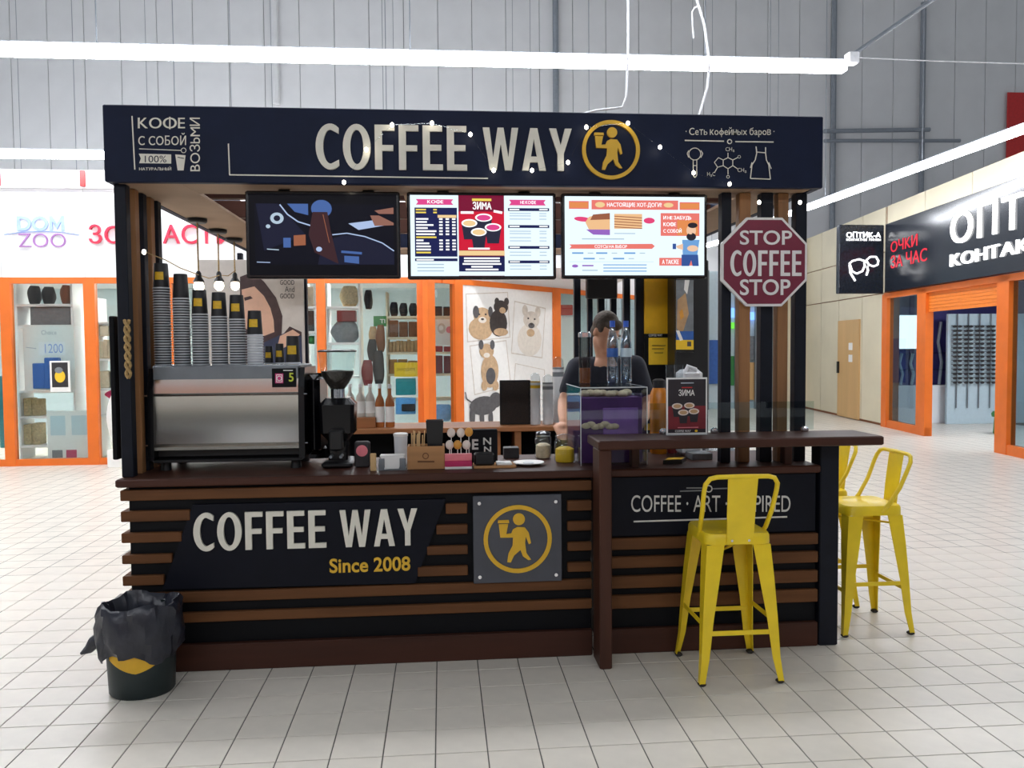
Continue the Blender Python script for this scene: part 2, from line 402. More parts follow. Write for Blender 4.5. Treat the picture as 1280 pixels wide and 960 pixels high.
for k, (hid, _, x, y) in enumerate(cells):
    if k < 300 and not hid:
        if t0 is None: t0 = tile_me.build('floor_tile', 'tile', fl); o = t0
        else: o = t0.copy(); C.objects.link(o); o.parent = fl
        o.location = (x, y, 0)
    else:
        rest.add([(x+g, y+g, 0), (x+TS-g, y+g, 0), (x+TS-g, y+TS-g, 0), (x+g, y+TS-g, 0)], [(0, 1, 2, 3)])
rest.build('floor_tiles', 'tile', fl, kind='stuff')
# high white hall wall of tall sheet panels
WY = 22.0
wall = structure('wall_rear', MB().box(-18, 22, WY+.03, WY+.2, 0, 12), 'panel_joint')
pm = None
for i in range(44):
    x = -18 + i*.9
    if pm is None: pm = MB().bbox(0, .885, 0, .035, 0, 12, .006).build('wall_panel', 'white_panel', wall); o = pm
    else: o = pm.copy(); C.objects.link(o); o.parent = wall
    o.location = (x, WY-.005-.004*random.random(), 0)
def pipe(name, pts, r, m, label, cat='pipe', group=None): return tag(MB().tube(pts, r, 8).build(name, m, None, True), label, cat, group)
for u, lab in ((1040, 'grey vertical pipe on the white hall wall beside the end of the long ceiling tube'), (1150, 'tall grey pipe on the white hall wall above the optician sign')):
    pipe('wall_pipe', [P(u, 330, WY-.12).to_tuple(), (P(u, 330, WY-.12).x, WY-.12, 11)], .075, 'pipe_grey', lab)
pipe('wall_pipe', [P(1030, 164, WY-.3), P(1162, 162, WY-.3)], .06, 'pipe_grey', 'upper of two level grey pipes crossing the hall wall', 'pipe', 'level pipes on the hall wall')
pipe('wall_pipe', [P(1030, 176, WY-.3), P(1200, 176, WY-.3)], .05, 'pipe_grey', 'lower of two level grey pipes crossing the hall wall', 'pipe', 'level pipes on the hall wall')
pipe('wall_pipe', [P(345, 130, WY-.12), (P(345, 130, WY-.12).x, WY-.12, 11)], .1, 'white_panel', 'white painted column pipe on the hall wall above the big lettering')
pipe('wall_pipe', [P(695, 140, WY-.12), (P(695, 140, WY-.12).x, WY-.12, 11)], .08, 'pipe_grey', 'slim grey pipe on the hall wall behind the hanging cables')
# walls behind the camera close the hall (seen only as reflections)
wf = structure('wall_front', MB().box(-16, 14, -9.2, -9, 0, 4.6), 'shop_white')
for i in range(5): MB().box(-13+i*5, -9.6+i*5, -9.02, -8.98, .2, 2.2).build('dark_window', 'black_gloss', wf)
MB().box(-16, 14, -9.04, -8.96, 2.5, 3.3).build('orange_band', 'orange', wf)
# ---------------------------------------------------------------- fluorescent lines
def tube_light(p0, p1, label, group=None, hang=True):
    p0, p1 = Vector(p0), Vector(p1); d = (p1-p0).normalized(); s = Vector((d.y, -d.x, 0)); up = Vector((0, 0, 1))
    t = thing('tube_light', label, 'lamp', p0, group)
    def bar(a, b, w0, z0, z1): return [a-s*w0+up*z0, a+s*w0+up*z0, b+s*w0+up*z0, b-s*w0+up*z0, a-s*w0+up*z1, a+s*w0+up*z1, b+s*w0+up*z1, b-s*w0+up*z1]
    MB().hexa(bar(p0, p1, .02, .03, .06)).build('housing', 'pipe_grey', t)
    MB().hexa(bar(p0+d*.02, p1-d*.02, .055, -.05, .03)).build('diffuser', 'tube_lit', t)
    if hang:
        L = (p1-p0).length; n = max(2, int(L/2.5))
        for i in range(n):
            q = p0 + d*(L*(i+.5)/n); MB().tube([q+up*.055, Vector((q.x, q.y, RZ+.003))], .006, 5).build('hanger_wire', 'pipe_grey', t)
    return t
TZ = 4.1; RZ = 11.58      # tube height; underside of the roof purlins, above the picture
e1 = F(1058, 83, TZ)
tube_light((-9.5, e1.y+.05, TZ), e1, 'long bright ceiling tube running above the coffee kiosk canopy')
tube_light((-13, 11.1, TZ), (3.4, 11.1, TZ), 'long bright ceiling tube above the pet shop sign')
a, b = F(987, 267, TZ), F(1280, 160, TZ)
dd = (a-b).normalized()
tube_light(b-dd*5, a, 'long bright ceiling tube running down the corridor before the optician')
tube_light(a+dd*.35, a+dd*1.1, 'short tube at the far end of the corridor tube line')
q = F(903, 301, TZ); tube_light(q, q+dd*2.2+Vector((-.25, 0, 0)), 'distant tube seen between the menu screen and the red octagon')
for y in (4.5, -3.2):
    tube_light((-9.5, y, TZ+.3), (4.2, y, TZ+.3), 'ceiling tube of the hall rows high over the kiosk and open floor', 'hall ceiling tube rows')
for y in (15.0, 18.6):  # added rows hidden behind the sign band, they uplight the white hall wall
    tube_light((-13, y, TZ+.1), (3, y, TZ+.1), 'unseen tube added above the pet shop roof to brighten the hall wall', 'added tube rows over the pet shop')
rf = sroot('ceiling', (0, 6, RZ))
for x in (-8.0, -2.5, 2.6):
    MB().box(x-.1, x+.1, -9.4, WY+.03, RZ+.12, RZ+.37).build('girder', 'pipe_grey', rf); MB().box(x-.12, x+.12, -9.42, -9.2, 0, RZ+.12).build('column', 'pipe_grey', wf)
for y, x0, x1 in ((e1.y+.025, -9.7, 4.4), (11.1, -13.2, 3.6), (4.5, -9.7, 4.4), (-3.2, -9.7, 4.4), (15.0, -13.2, 3.2), (18.6, -13.2, 3.2)): MB().box(x0, x1, y-.07, y+.07, RZ, RZ+.14).build('purlin', 'pipe_grey', rf)
for p_, d_ in ((b-dd*5.3, dd), (q, (dd*2.2+Vector((-.25, 0, 0))).normalized())):
    e_ = p_+d_*((WY+.02-p_.y)/d_.y); MB().hexa([(p_.x-.07, p_.y, RZ), (p_.x+.07, p_.y, RZ), (e_.x+.07, e_.y, RZ), (e_.x-.07, e_.y, RZ), (p_.x-.07, p_.y, RZ+.14), (p_.x+.07, p_.y, RZ+.14), (e_.x+.07, e_.y, RZ+.14), (e_.x-.07, e_.y, RZ+.14)]).build('purlin', 'pipe_grey', rf)
br = thing('conduit_bracket', 'grey ceiling conduit with bracket at the right end of the long tube', 'bracket', e1)
MB().bbox(e1.x+.002, e1.x+.1, e1.y-.05, e1.y+.05, e1.z+.02, e1.z+.12).build('junction_box', 'cable_white', br)
MB().tube([e1+Vector((.05, 0, .1)), P(1165, 0, e1.y+.03), P(1178, -9, e1.y+.03), (4.3, e1.y+.03, 5.6), (4.3, e1.y+.03, RZ+.003)], .02, 8).build('conduit', 'pipe_grey', br)
MB().tube([P(1070, 72, e1.y), P(1160, 76, e1.y), P(1285, 80, e1.y)], .006, 5).build('wire', 'cable_white', br)
ys = 5.2; rft = 2.343+.2      # top of the canopy rafter the cables come down to
for pts, lab in (([(785, -40), (785, 60), (783, 120), (778, 134), (745, 138), (715, 146), (700, 152)], 'white power cable bending down onto the kiosk canopy near the round logo'),
                 ([(862, -30), (880, 30), (887, 80), (884, 110), (872, 150)], 'white power cable hanging onto the canopy above the small apron drawing')):
    w_ = [P(u, v, ys) for u, v in pts]
    w_ = [Vector((w_[0].x, 4.5, RZ+.003)), Vector((w_[0].x, 4.6, 9)), Vector((w_[0].x, ys-.05, 5.2))] + w_ + [Vector((w_[-1].x, 5.05, 2.72)), Vector((w_[-1].x, 4.93, rft+.004)), Vector((w_[-1].x, 4.905, rft+.004))]
    tag(MB().tube(w_, .008, 6).build('power_cable', 'cable_white', None, True), lab, 'cable')
tag(MB().tube([P(u, v, ys) for u, v in ((873.5, 8), (868, 10), (865, 15), (865.5, 32), (867, 48))], .005, 6).build('power_cable', 'cable_white', None, True), 'short loose white wire end hanging off the power cable above the apron drawing', 'cable')
# ---------------------------------------------------------------- pet shop
ZY = 11.55
Z1 = Wall((-13, ZY), (0.0, ZY)); Z2 = Wall((0.0, ZY), (4.06, 15.97))
zs = sroot('wall_petshop', (0, ZY, 0))
OT = 2.49
mb = MB(); Z1.box(mb, 0, 13, -.25, 0, OT+.06, 3.74); Z2.box(mb, 0, Z2.L, -.25, 0, OT+.06, 3.74); mb.build('sign_band', 'shop_white', zs)
mb = MB(); Z1.box(mb, 0, 13, -.3, .06, 3.74, 3.98); Z2.box(mb, 0, Z2.L, -.3, .06, 3.74, 3.98); mb.build('cornice', 'white_panel', zs)
for i in range(9):
    t = Z1.px(1 + (i)*105.5, 225)[0]
    if t < 13: mb = MB(); Z1.box(mb, t-.03, t+.03, .06, .1, 3.76, 3.97); mb.build('red_bracket', 'red', zs)
for t in (Z1.px(105, 290)[0], Z1.px(0, 290)[0]): mb = MB(); Z1.box(mb, t-.006, t+.006, 0, .004, OT+.06, 3.74); mb.build('panel_joint', 'white_panel', zs)
def zpost(W, u0, u1, v=450, z0=0.0, z1=OT+.06, o=.04):
    t0, t1 = W.px(u0, v)[0], W.px(u1, v)[0]; mb = MB(); W.box(mb, t0, t1, -.06, o, z0, z1); mb.build('frame_post', 'orange', zs)
for a, b in ((-60, -48), (4, 17), (108, 122), (205, 217), (301, 312), (397, 408), (522, 532)): zpost(Z1, a, b)
for a, b in ((533, 542), (567, 577), (690, 699), (806, 812)): zpost(Z2, a, b)
for W in (Z1, Z2):
    for z0, z1, n in ((OT-.02, OT+.06, 'top_rail'), (.0, .09, 'bottom_rail')):
        mb = MB(); W.box(mb, 0, W.L, -.05, .03, z0, z1); mb.build(n, 'orange', zs)
us = [-60, 10, 115, 211, 306, 402, 527]
for a, b in zip(us, us[1:]):
    t0, t1 = Z1.px(a, 450)[0], Z1.px(b, 450)[0]; mb = MB(); Z1.box(mb, t0, t1, -.015, -.009, .09, OT-.02); mb.build('pane', 'clear_glass', zs)
for a, b in ((537, 572), (695, 809)):
    t0, t1 = Z2.px(a, 450)[0], Z2.px(b, 450)[0]; mb = MB(); Z2.box(mb, t0, t1, -.015, -.009, .09, OT-.02); mb.build('pane', 'clear_glass', zs)
MB().box(-13, 3.2, 15.9, 16, 0, 2.9).build('back_wall', 'shop_blue_white', zs)
MB().box(-13, 3.2, 11.9, 16, 2.72, 2.78).build('shop_ceiling', 'shop_white', zs)
for i, x in enumerate((-9, -6.5, -4, -1.6)):  # unseen lamps added to brighten the shop interior
    t = thing('shop_lamp', 'flat lamp added to light the inside of the pet shop', 'lamp', (x, 13, 2.72), 'added pet shop lamps')
    MB().box(x-.62, x+.62, 12.85, 13.45, 2.69, 2.718).build('frame', 'white_panel', t); MB().box(x-.58, x+.58, 12.89, 13.41, 2.675, 2.689).build('diffuser', 'shop_lamp', t)
# lettering on the band
sg = thing('shop_lettering', 'blue and mauve two-line shop lettering with thin arc on white sign band', 'sign', P(52, 305, ZY))
def wl(mbf, s, u0, v0, u1, v1, W=Z1, o=.02, bold=.01):
    t0, z0 = W.px(u0, v1); t1, _ = W.px(u1, v1); _, z1 = W.px(u0, v0)
    put_text(mbf, s, W.pt(t0, o, z0), W.d*(t1-t0), Vector((0, 0, z1-z0)), W.n*-.018, bold)
mat('dom_blue', (150, 172, 226), .5); mat('zoo_mauve', (160, 110, 172), .5); mat('zoo_red', (214, 30, 66), .45)
mb = MB(); wl(mb, 'DO', 22, 270, 61, 289, bold=.03); mb.build('letters', 'dom_blue', sg)
ta, za = Z1.px(63, 289); tb, _ = Z1.px(81, 289); _, zb0 = Z1.px(63, 270)
MB().prism([(0, 0), (.2, 0), (.2, .62), (.5, .1), (.8, .62), (.8, 0), (1, 0), (1, 1), (.82, 1), (.5, .45), (.18, 1), (0, 1)], Z1.pt(ta, .02, za), Z1.d*(tb-ta), Vector((0, 0, zb0-za)), Z1.n*-.018).build('letter', 'dom_blue', sg)
mb = MB(); wl(mb, 'ZOO', 24, 292, 83, 309, bold=-.012); mb.build('letters', 'zoo_mauve', sg)
mb = MB(); mb.tube([P(5, 293, ZY-.01), P(28, 290, ZY-.01), P(52, 289, ZY-.01), P(78, 290, ZY-.01), P(99, 293.5, ZY-.01)], .008, 5); mb.build('arc', 'dom_blue', sg)
sg = thing('shop_lettering', 'large red raised letters on the white pet shop band', 'sign', P(210, 295, ZY))
for s_, a, b in (('ЗОО', 113, 181), ('АСТ', 205, 268), ('И', 272, 300)):
    t0, z0 = Z1.px(a, 305); t1, _ = Z1.px(b, 305); _, z1 = Z1.px(a, 281)
    letters(s_, Z1.pt(t0, .05, z0), Z1.d*(t1-t0), Vector((0, 0, z1-z0)), Z1.n*-.04, 'zoo_red', sg, .014, 1.06)
# window goods -----------------------------------------------------
GY = 12.25
SHELF = []
def goods_box(u0, v0, u1, v1, m, label, cat='box', group=None, Y=GY, d=.22, name='goods_box', soft=False, floor=False):
    a, b = P(u0, v1, Y), P(u1, v0, Y)
    if floor: a.z = 0
    if name == 'food_sack' and Y == 11.2: a.z = P(150, 562, 11.2).z+.001
    mb = MB(); xm = (a.x+b.x)/2
    for x0, x1, z in SHELF:
        if x0 < xm < x1 and Y > 12.1:
            if abs(a.z-z) < .1: a.z = z+.001
            elif a.z < z-.05 < b.z: b.z = z-.04
    for x0, x1, z in SHELF:
        if x0 < xm < x1 and Y > 12.1: a.x = max(a.x, x0+.02); b.x = min(b.x, x1-.02)
    if soft:
        cx, cz = (a.x+b.x)/2, (a.z+b.z)/2; rx, rz = (b.x-a.x)/2, (b.z-a.z)/2
        secs = []
        for k in range(9):
            f = k/8; wv = (math.sin(PI*(.12+.76*f)))**.45
            z = a.z + (b.z-a.z)*f
            secs.append([(cx+rx*wv*math.cos(2*PI*i/14)*(1+.06*math.sin(5*i+k)), Y+d/2+d/2*wv*math.sin(2*PI*i/14), z) for i in range(14)])
        mb.loft(secs); o = mb.build(name, m, None, True)
    else:
        mb.bbox(a.x, b.x, Y, Y+d, a.z, b.z, .008); o = mb.build(name, m)
    return tag(o, label, cat, group)
def shelf_unit(u0, u1, vs, label, Y=GY, m='shop_white', side=True):
    a, b = P(u0, 560, Y), P(u1, 560, Y)
    t = thing('shelf_unit', label, 'shelf', ((a.x+b.x)/2, Y+.2, 0))
    for v in vs:
        z = P((u0+u1)/2, v, Y).z; SHELF.append((a.x, b.x, z)); MB().bbox(a.x, b.x, Y-.03, Y+.4, z-.035, z, .004).build('shelf_board', m, t)
    z = P(u0, vs[0]-30, Y).z
    if side:
        for x in (a.x, b.x): MB().bbox(x-.015, x+.015, Y+.0, Y+.4, 0, z, .004).build('side_panel', m, t)
    return t
def row(u0, u1, v0, v1, n, m, label, cat, group, gap=.12, name='goods_box', Y=GY+.04, soft=False, jit=.15):
    wd = (u1-u0)/n
    for i in range(n):
        hh = (v1-v0)*jit*random.random()
        goods_box(u0+wd*(i+gap/2), v0+hh, u0+wd*(i+1-gap/2), v1, m, label, cat, group, Y, .2, name, soft)
shelf_unit(26, 95, [380, 407, 488, 520, 556], 'white display shelves behind the pet shop window with the price poster')
row(30, 66, 356, 380, 2, 'dark_goods', 'dark stuffed bag on top of the display shelves by the price poster', 'bag', 'dark bags on the window shelf top', soft=True, name='bag')
goods_box(72, 356, 92, 380, 'brown_goods', 'brown fur bag at the end of the display shelf top', 'bag', soft=True, name='bag')
goods_box(38, 382, 88, 407, 'grey_goods', 'grey storage box standing above the price poster', 'box', Y=GY+.08)
def poster(u0, v0, u1, v1, m, label, Y, W=None):
    a, b = P(u0, v1, Y), P(u1, v0, Y)
    t = thing('poster', label, 'poster', ((a.x+b.x)/2, Y, a.z)); MB().bbox(a.x, b.x, Y, Y+.012, a.z, b.z, .002).build('sheet', m, t)
    return t, Print((a.x, Y-.001, b.z), (b.x-a.x, 0, 0), (0, 0, a.z-b.z), (0, -1, 0))
t, pr = poster(31, 406, 92, 488, 'paper', 'white price poster in the pet shop window', 11.75)
mat('print_grey', (176, 182, 190), .7)
pr.text('Choice', .36, .08, .66, .15, 'print_grey').rect(.3, .26, .82, .46, 'shop_white').text('1200', .42, .29, .78, .43, 'dom_blue', 0).line([(.05, .34), (.25, .36)], .012, 'print_grey'); pr.build('print', t)
for a, b, m, lab in ((41, 55, 'blue', 'dark blue pet food pack with red dot before the price poster'), (56, 72, 'blue', 'taller blue pet food pack behind the framed picture')):
    goods_box(a, 454 if a < 50 else 447, b, 486, m, lab, 'pack', Y=11.6, d=.1, name='food_pack')
t, pr = poster(63, 451, 87, 490, 'paper', 'small framed picture with yellow blot leaning in the pet shop window', 11.54)
pr.rect(.1, .05, .9, .85, 'dark_goods').ell(.5, .5, .26, .2, 'note_yellow').ell(.45, .3, .2, .1, 'grey_goods'); pr.build('print', t)
t, pr = poster(60, 513, 113, 575, 'paper', 'low white poster with two small pack pictures in the pet shop window', 11.75)
pr.rect(.08, .1, .42, .5, 'shop_blue_white').rect(.56, .1, .92, .5, 'shop_blue_white').rect(.1, .68, .34, .96, 'grey_goods').rect(.42, .68, .66, .96, 'magenta').rect(.1, .68, .34, .8, 'paper').rect(.42, .68, .66, .8, 'paper'); pr.build('print', t)
for v0, v1, lab in ((490, 518, 'upper'), (522, 554, 'middle')): row(29, 50, v0+6, v1, 2, 'straw', 'beige pack on the %s low shelf left of the small pack poster' % lab, 'pack', 'beige packs, %s low shelf' % lab)
shelf_unit(123, 200, [402, 448, 485, 518], 'white shelves with pet goods behind the second pet shop window')
row(124, 160, 405, 420, 3, 'beige_goods', 'cream folded pet bed on the second shelf of the second window', 'pet bed', 'cream pet beds')
row(124, 145, 424, 447, 4, 'beige_goods', 'cream book-like pack on the middle shelf of the second window', 'pack', 'cream packs, second window')
row(146, 176, 420, 446, 2, 'dark_red', 'dark red pack beside the cream packs', 'pack', 'dark red packs')
row(124, 137, 462, 482, 1, 'beige_goods', 'cream pouch beside the dark jars', 'pouch', None); row(138, 166, 460, 482, 5, 'dark_goods', 'dark jar on the lower shelf of the second window', 'jar', 'dark jars, second window')
goods_box(131, 488, 172, 562, 'paper', 'big white pet food sack by the orange frame', 'sack', Y=11.2, d=.22, name='food_sack', soft=True)
goods_box(129, 487, 168, 500, 'magenta', 'purple folded top of another food sack', 'sack', Y=11.66, d=.16, name='food_sack', soft=True)
goods_box(134, 562, 166, 582, 'paper', 'white carton under the big pet food sack', 'box', Y=11.2, d=.23, name='carton', floor=True)
goods_box(0, 470, 8, 560, 'teal', 'teal pack at the window edge beside the orange post', 'pack', Y=12); goods_box(-8, 415, 4, 445, 'paper', 'white card at the window edge', 'card', Y=12, d=.02)
# middle window
shelf_unit(411, 452, [383, 428, 470], 'narrow white shelves behind the coffee grinder hopper')
goods_box(424, 357, 452, 383, 'straw', 'woven basket stack on the narrow white shelves', 'basket', soft=True, name='basket'); goods_box(454.5, 362, 465, 386, 'dark_goods', 'dark bag hanging beside the woven basket', 'bag', soft=True, name='bag')
goods_box(421, 388, 444, 402, 'dark_red', 'flat dark red box above the dark carrier', 'box'); goods_box(413, 402, 456, 427, 'grey_goods', 'grey soft pet carrier on the narrow white shelves', 'pet carrier', soft=True, name='pet_carrier')
shelf_unit(486, 566, [395, 421, 440, 467, 498], 'wooden-edged shelves of boxes behind the yellow sign', m='beige_goods')
row(486, 522, 376, 395, 3, 'dark_goods', 'round black carrier bag on the top shelf of boxes', 'bag', 'black carrier bags', soft=True, name='bag')
row(541, 566, 382, 394, 2, 'dark_goods', 'flat black case on the top shelf between orange posts', 'case', 'flat black cases')
row(486, 522, 400, 420, 3, 'brown_goods', 'brown carton on the second shelf of boxes', 'box', 'brown cartons'); row(486, 522, 425, 439, 8, 'tan_goods', 'slim tan pack in the row on the third shelf', 'pack', 'slim tan packs')
row(484, 522, 449, 466, 3, 'kraft', 'kraft box on the fourth shelf above the yellow sign', 'box', 'kraft boxes'); row(543, 565, 444, 466, 2, 'dark_red', 'red-brown box on the shelf between orange posts', 'box', 'red-brown boxes')
row(543, 565, 432, 439, 2, 'red', 'low red box under the white round-logo poster', 'box', 'low red boxes')
t, pr = poster(493, 453, 522, 471, 'note_yellow', 'yellow notice in the pet shop window', 11.75); mat('print_olive', (120, 100, 30), .7); pr.text('ЗАХОДИТЕ', .1, .38, .9, .62, 'print_olive', 0); pr.build('print', t)
row(493, 521, 473, 494, 1, 'teal', 'teal pack with yellow tag under the yellow notice', 'pack', None, Y=11.8); row(493, 521, 496, 518, 1, 'sky_blue', 'pale blue pack with dark band under the teal pack', 'pack', None, Y=11.8)
goods_box(502, 505, 519, 514, 'dark_goods', 'dark label block on the pale blue pack', 'pack', Y=11.76, d=.03)
t, pr = poster(542, 399, 567, 432, 'paper', 'white poster with pink circles between orange posts', 12.1); pr.ell(.4, .35, .2, .2, 'card_edge').ell(.78, .4, .16, .13, 'pink').ell(.38, .33, .11, .1, 'paper'); pr.build('print', t)
goods_box(541, 506, 566, 527, 'sky_blue', 'bright blue sack low between orange posts', 'sack', Y=11.97, d=.2, soft=True, name='food_sack')
for i, (u0, v0, u1, v1, m, lab) in enumerate(((461, 408, 471, 430, 'tan_goods', 'tan toy bag hanging beside the shelves'), (470, 406, 481, 440, 'brown_goods', 'brown patterned bag hanging beside the shelves'), (459, 424, 471, 452, 'dark_goods', 'black harness bag hanging beside the shelves'),
        (466, 438, 480, 480, 'dark_goods', 'long dark patterned bag hanging lowest beside the shelves'), (452, 450, 466, 482, 'dark_red', 'dark red patterned bag hanging behind the bottles'))):
    goods_box(u0, v0, u1, v1, m, lab, 'bag', None, GY-.08-.075*i, .07, 'bag', True)
t, pr = poster(467, 395, 483, 408, 'green', 'small green sign with white letters above the hanging bags', 12.2); pr.text('TI', .5, .3, .9, .7, 'paper'); pr.build('print', t)
shelf_unit(384, 397, [383, 414], 'white shelf end seen beside the orange post'); row(383, 397, 386, 412, 1, 'dark_goods', 'dark box on the shelf end beside the orange post', 'box', None); row(383, 397, 418, 430, 1, 'green', 'green toy on the shelf end', 'toy', None, soft=True); row(383, 397, 355, 381, 1, 'beige_goods', 'pale pet bed on the shelf end beside the orange post', 'pet bed', None)
# dog picture panel filling one window of the slanting front
t0, t1 = Z2.px(577, 450)[0], Z2.px(690, 450)[0]
dp = thing('dog_picture_panel', 'white window panel with four dog photographs', 'poster', Z2.pt((t0+t1)/2, 0, .09))
mb = MB(); Z2.box(mb, t0, t1, -.02, .012, .09, OT-.02); mb.build('panel', 'paper', dp)
zt, zb = OT-.02, .6
pr = Print(Z2.pt(t0, .014, zt), Z2.d*(t1-t0), Vector((0, 0, zb-zt)), Z2.n)
def q(u, v):
    tt, zz = Z2.px(u, v); return ((tt-t0)/(t1-t0), (zz-zt)/(zb-zt))
def card(pts, m='card_edge', inner='dog_white'):
    c = (sum(p[0] for p in pts)/4, sum(p[1] for p in pts)/4); pr.poly([q(*p) for p in pts], m); pr.poly([q(c[0]+(p[0]-c[0])*.96, c[1]+(p[1]-c[1])*.96) for p in pts], 'paper')
def el(u, v, ru, rv, m, a=0):
    c = q(u, v); r = q(u+ru, v+rv); pr.ell(c[0], c[1], abs(r[0]-c[0]), abs(r[1]-c[1]), m, 20, a)
card([(581, 367), (634, 365), (637, 422), (583, 428)]); card([(642, 376), (681, 385), (677, 448), (638, 442)]); card([(586, 432), (632, 425), (638, 482), (592, 494)]); card([(643, 454), (680, 462), (680, 500), (640, 496)])
el(600, 411, 15, 14, 'dog_tan'); el(602, 395, 11, 11, 'dog_tan'); el(594, 390, 4, 8, 'dog_grey'); el(612, 390, 3, 7, 'dog_grey'); el(602, 400, 5, 4, 'dog_white'); el(602, 399, 2, 1.5, 'dog_black'); el(598, 393, 1.2, 1.2, 'dog_black'); el(606, 393, 1.2, 1.2, 'dog_black')
el(622, 404, 11, 17, 'dog_black'); el(625, 384, 9, 9, 'dog_black'); el(620, 377, 3, 5, 'dog_black'); el(632, 377, 3, 5, 'dog_black'); el(627, 388, 4, 4, 'dog_tan'); el(625, 415, 9, 5, 'dog_tan')
el(661, 425, 15, 20, 'dog_white'); el(661, 425, 13, 17, 'dog_white'); el(663, 400, 10, 11, 'card_edge'); el(655, 388, 3.5, 7, 'card_edge'); el(671, 390, 3.5, 7, 'card_edge'); el(663, 407, 4, 3.5, 'dog_grey'); el(663, 405, 2, 1.6, 'dog_black'); el(659, 398, 1.2, 1.2, 'dog_black'); el(667, 399, 1.2, 1.2, 'dog_black'); el(662, 416, 5, 5, 'dog_tan')
el(611, 464, 11, 20, 'dog_tan'); el(607, 439, 9, 9, 'dog_tan'); el(600, 431, 3, 6, 'dog_grey'); el(614, 431, 3, 6, 'dog_grey'); el(607, 444, 4, 3, 'dog_white'); el(612, 470, 6, 10, 'dog_grey'); el(604, 482, 4, 6, 'dog_tan'); el(618, 482, 4, 6, 'dog_tan')
el(603, 507, 17, 10, 'dog_grey'); el(618, 500, 8, 9, 'dog_grey'); el(589, 520, 3.5, 14, 'dog_grey'); el(601, 524, 3, 12, 'dog_grey'); el(612, 524, 3, 12, 'dog_grey'); pr.line([q(588, 503), q(582, 499), q(580, 490)], .012, 'dog_grey')
pr.build('print', dp)
# things behind the slanting front's last pane
goods_box(696, 381, 716, 394, 'red', 'red sign block inside the slanting shop front', 'sign', Y=14.6, d=.1); goods_box(696, 395, 720, 470, 'shop_white', 'white cupboard inside the slanting shop front', 'cupboard', Y=14.8, d=.4)
# ---------------------------------------------------------------- optician on the right
ox = lambda y: 6.6244+.118*y
OW = Wall((ox(21.9), 21.9), (ox(5), 5))
os_ = sroot('wall_optician', (ox(12), 12, 0))
def opx(u, v, o=0): return OW.px(u, v, o)
tA = opx(1107, 450)[0]; WT = 4.15
mb = MB(); OW.box(mb, 0, tA, -.25, -.03, 0, WT); mb.build('wall_core', 'seam_brown', os_)
# cream panels with brown seams
seams = [0, 1.7] + [opx(u, 450)[0] for u in (1026, 1048, 1077, 1105)]
seams = sorted(x for x in seams if x >= 0)
for a, b in zip(seams, seams[1:]):
    for z0, z1 in ((.05, 2.52), (2.54, 3.3), (3.32, WT)):
        mb = MB(); OW.box(mb, a+.012, b-.012, -.03, 0, z0, z1); mb.build('wall_panel', 'cream_panel', os_)
tB = OW.L
mb = MB(); OW.box(mb, tA, tB, -.25, -.03, 2.6, WT); mb.build('wall_core', 'seam_brown', os_)
k = tA
while k < tB:
    mb = MB(); OW.box(mb, k+.01, min(k+1.5, tB)-.01, -.03, 0, 3.7, WT); mb.build('wall_panel', 'cream_panel', os_); k += 1.5
d0, d1 = opx(1048, 450)[0], opx(1076, 450)[0]
dr = structure('door_1', MB(), 'door_tan'); bpy.data.objects.remove(dr)
dr = sroot('door_1', OW.pt((d0+d1)/2, .0, 0)); mb = MB(); OW.box(mb, d0+.03, d1-.03, 0, .03, .02, 2.08); mb.build('door_leaf', 'door_tan', dr)
mb = MB(); OW.box(mb, d0+.08, d0+.14, .03, .07, .95, 1.2); mb.build('door_handle', 'black_plastic', dr)
for z in (1.2, 1.45):
    mb = MB(); c = (d0+d1)/2+.05; OW.box(mb, c, c+.2, .03, .034, z, z+.15); mb.build('notice', 'paper', dr)
zl = {}
def opost(u0, u1, z0=0, z1=2.5): 
    a, b = opx(u0, 450)[0], opx(u1, 450)[0]; mb = MB(); OW.box(mb, a, b, -.08, .05, z0, z1); mb.build('frame_post', 'orange', os_)
for a, b in ((1105, 1111), (1149, 1160), (1249, 1264)): opost(a, b)
opost_end = opx(1400, 450)[0]
mb = MB(); OW.box(mb, tA, tB, -.07, .05, 2.42, 2.52); mb.build('top_rail', 'orange', os_)
for a, b in ((1105, 1160), (1249, 1500)):
    t0, t1 = opx(a, 450)[0], min(opx(b, 450)[0] if b < 1400 else tB, tB); mb = MB(); OW.box(mb, t0, t1, -.06, .04, 0, .14); mb.build('bottom_rail', 'orange', os_)
t0, t1 = opx(1160, 450)[0], opx(1249, 450)[0]
for i in range(6):
    mb = MB(); z = 2.1+i*.054; OW.box(mb, t0, t1, -.05, .0, z, z+.05); mb.build('shutter_slat', 'orange_shutter', os_)
for a, b in ((1109, 1152), (1262, 1400)):
    t0, t1 = opx(a, 450)[0], min(opx(b, 450)[0], tB); mb = MB(); OW.box(mb, t0, t1, -.02, -.012, .14, 2.42); mb.build('pane', 'tint_glass', os_)
# shop inside
mb = MB(); OW.box(mb, tA-1.25, tB, -5.2, -5.1, 0, 2.9); mb.build('inner_wall', 'shop_blue_white', os_)
mb = MB(); OW.box(mb, tA-1.35, tA-1.25, -5.2, -.1, 0, 2.9); mb.build('inner_wall', 'violet_wall', os_)
mb = MB(); OW.box(mb, tA-1.35, tB, -5.2, -.1, 2.8, 2.86); mb.build('inner_ceiling', 'violet_wall', os_)
t = thing('shop_lamp', 'flat ceiling lamp inside the optician', 'lamp', OW.pt(tA+3, -2, 2.79)); mb = MB(); OW.box(mb, tA+1, tA+5, -2.6, -1.6, 2.76, 2.798); mb.build('frame', 'white_panel', t); mb = MB(); OW.box(mb, tA+1.1, tA+4.9, -2.5, -1.7, 2.74, 2.758); mb.build('diffuser', 'optic_lamp', t)
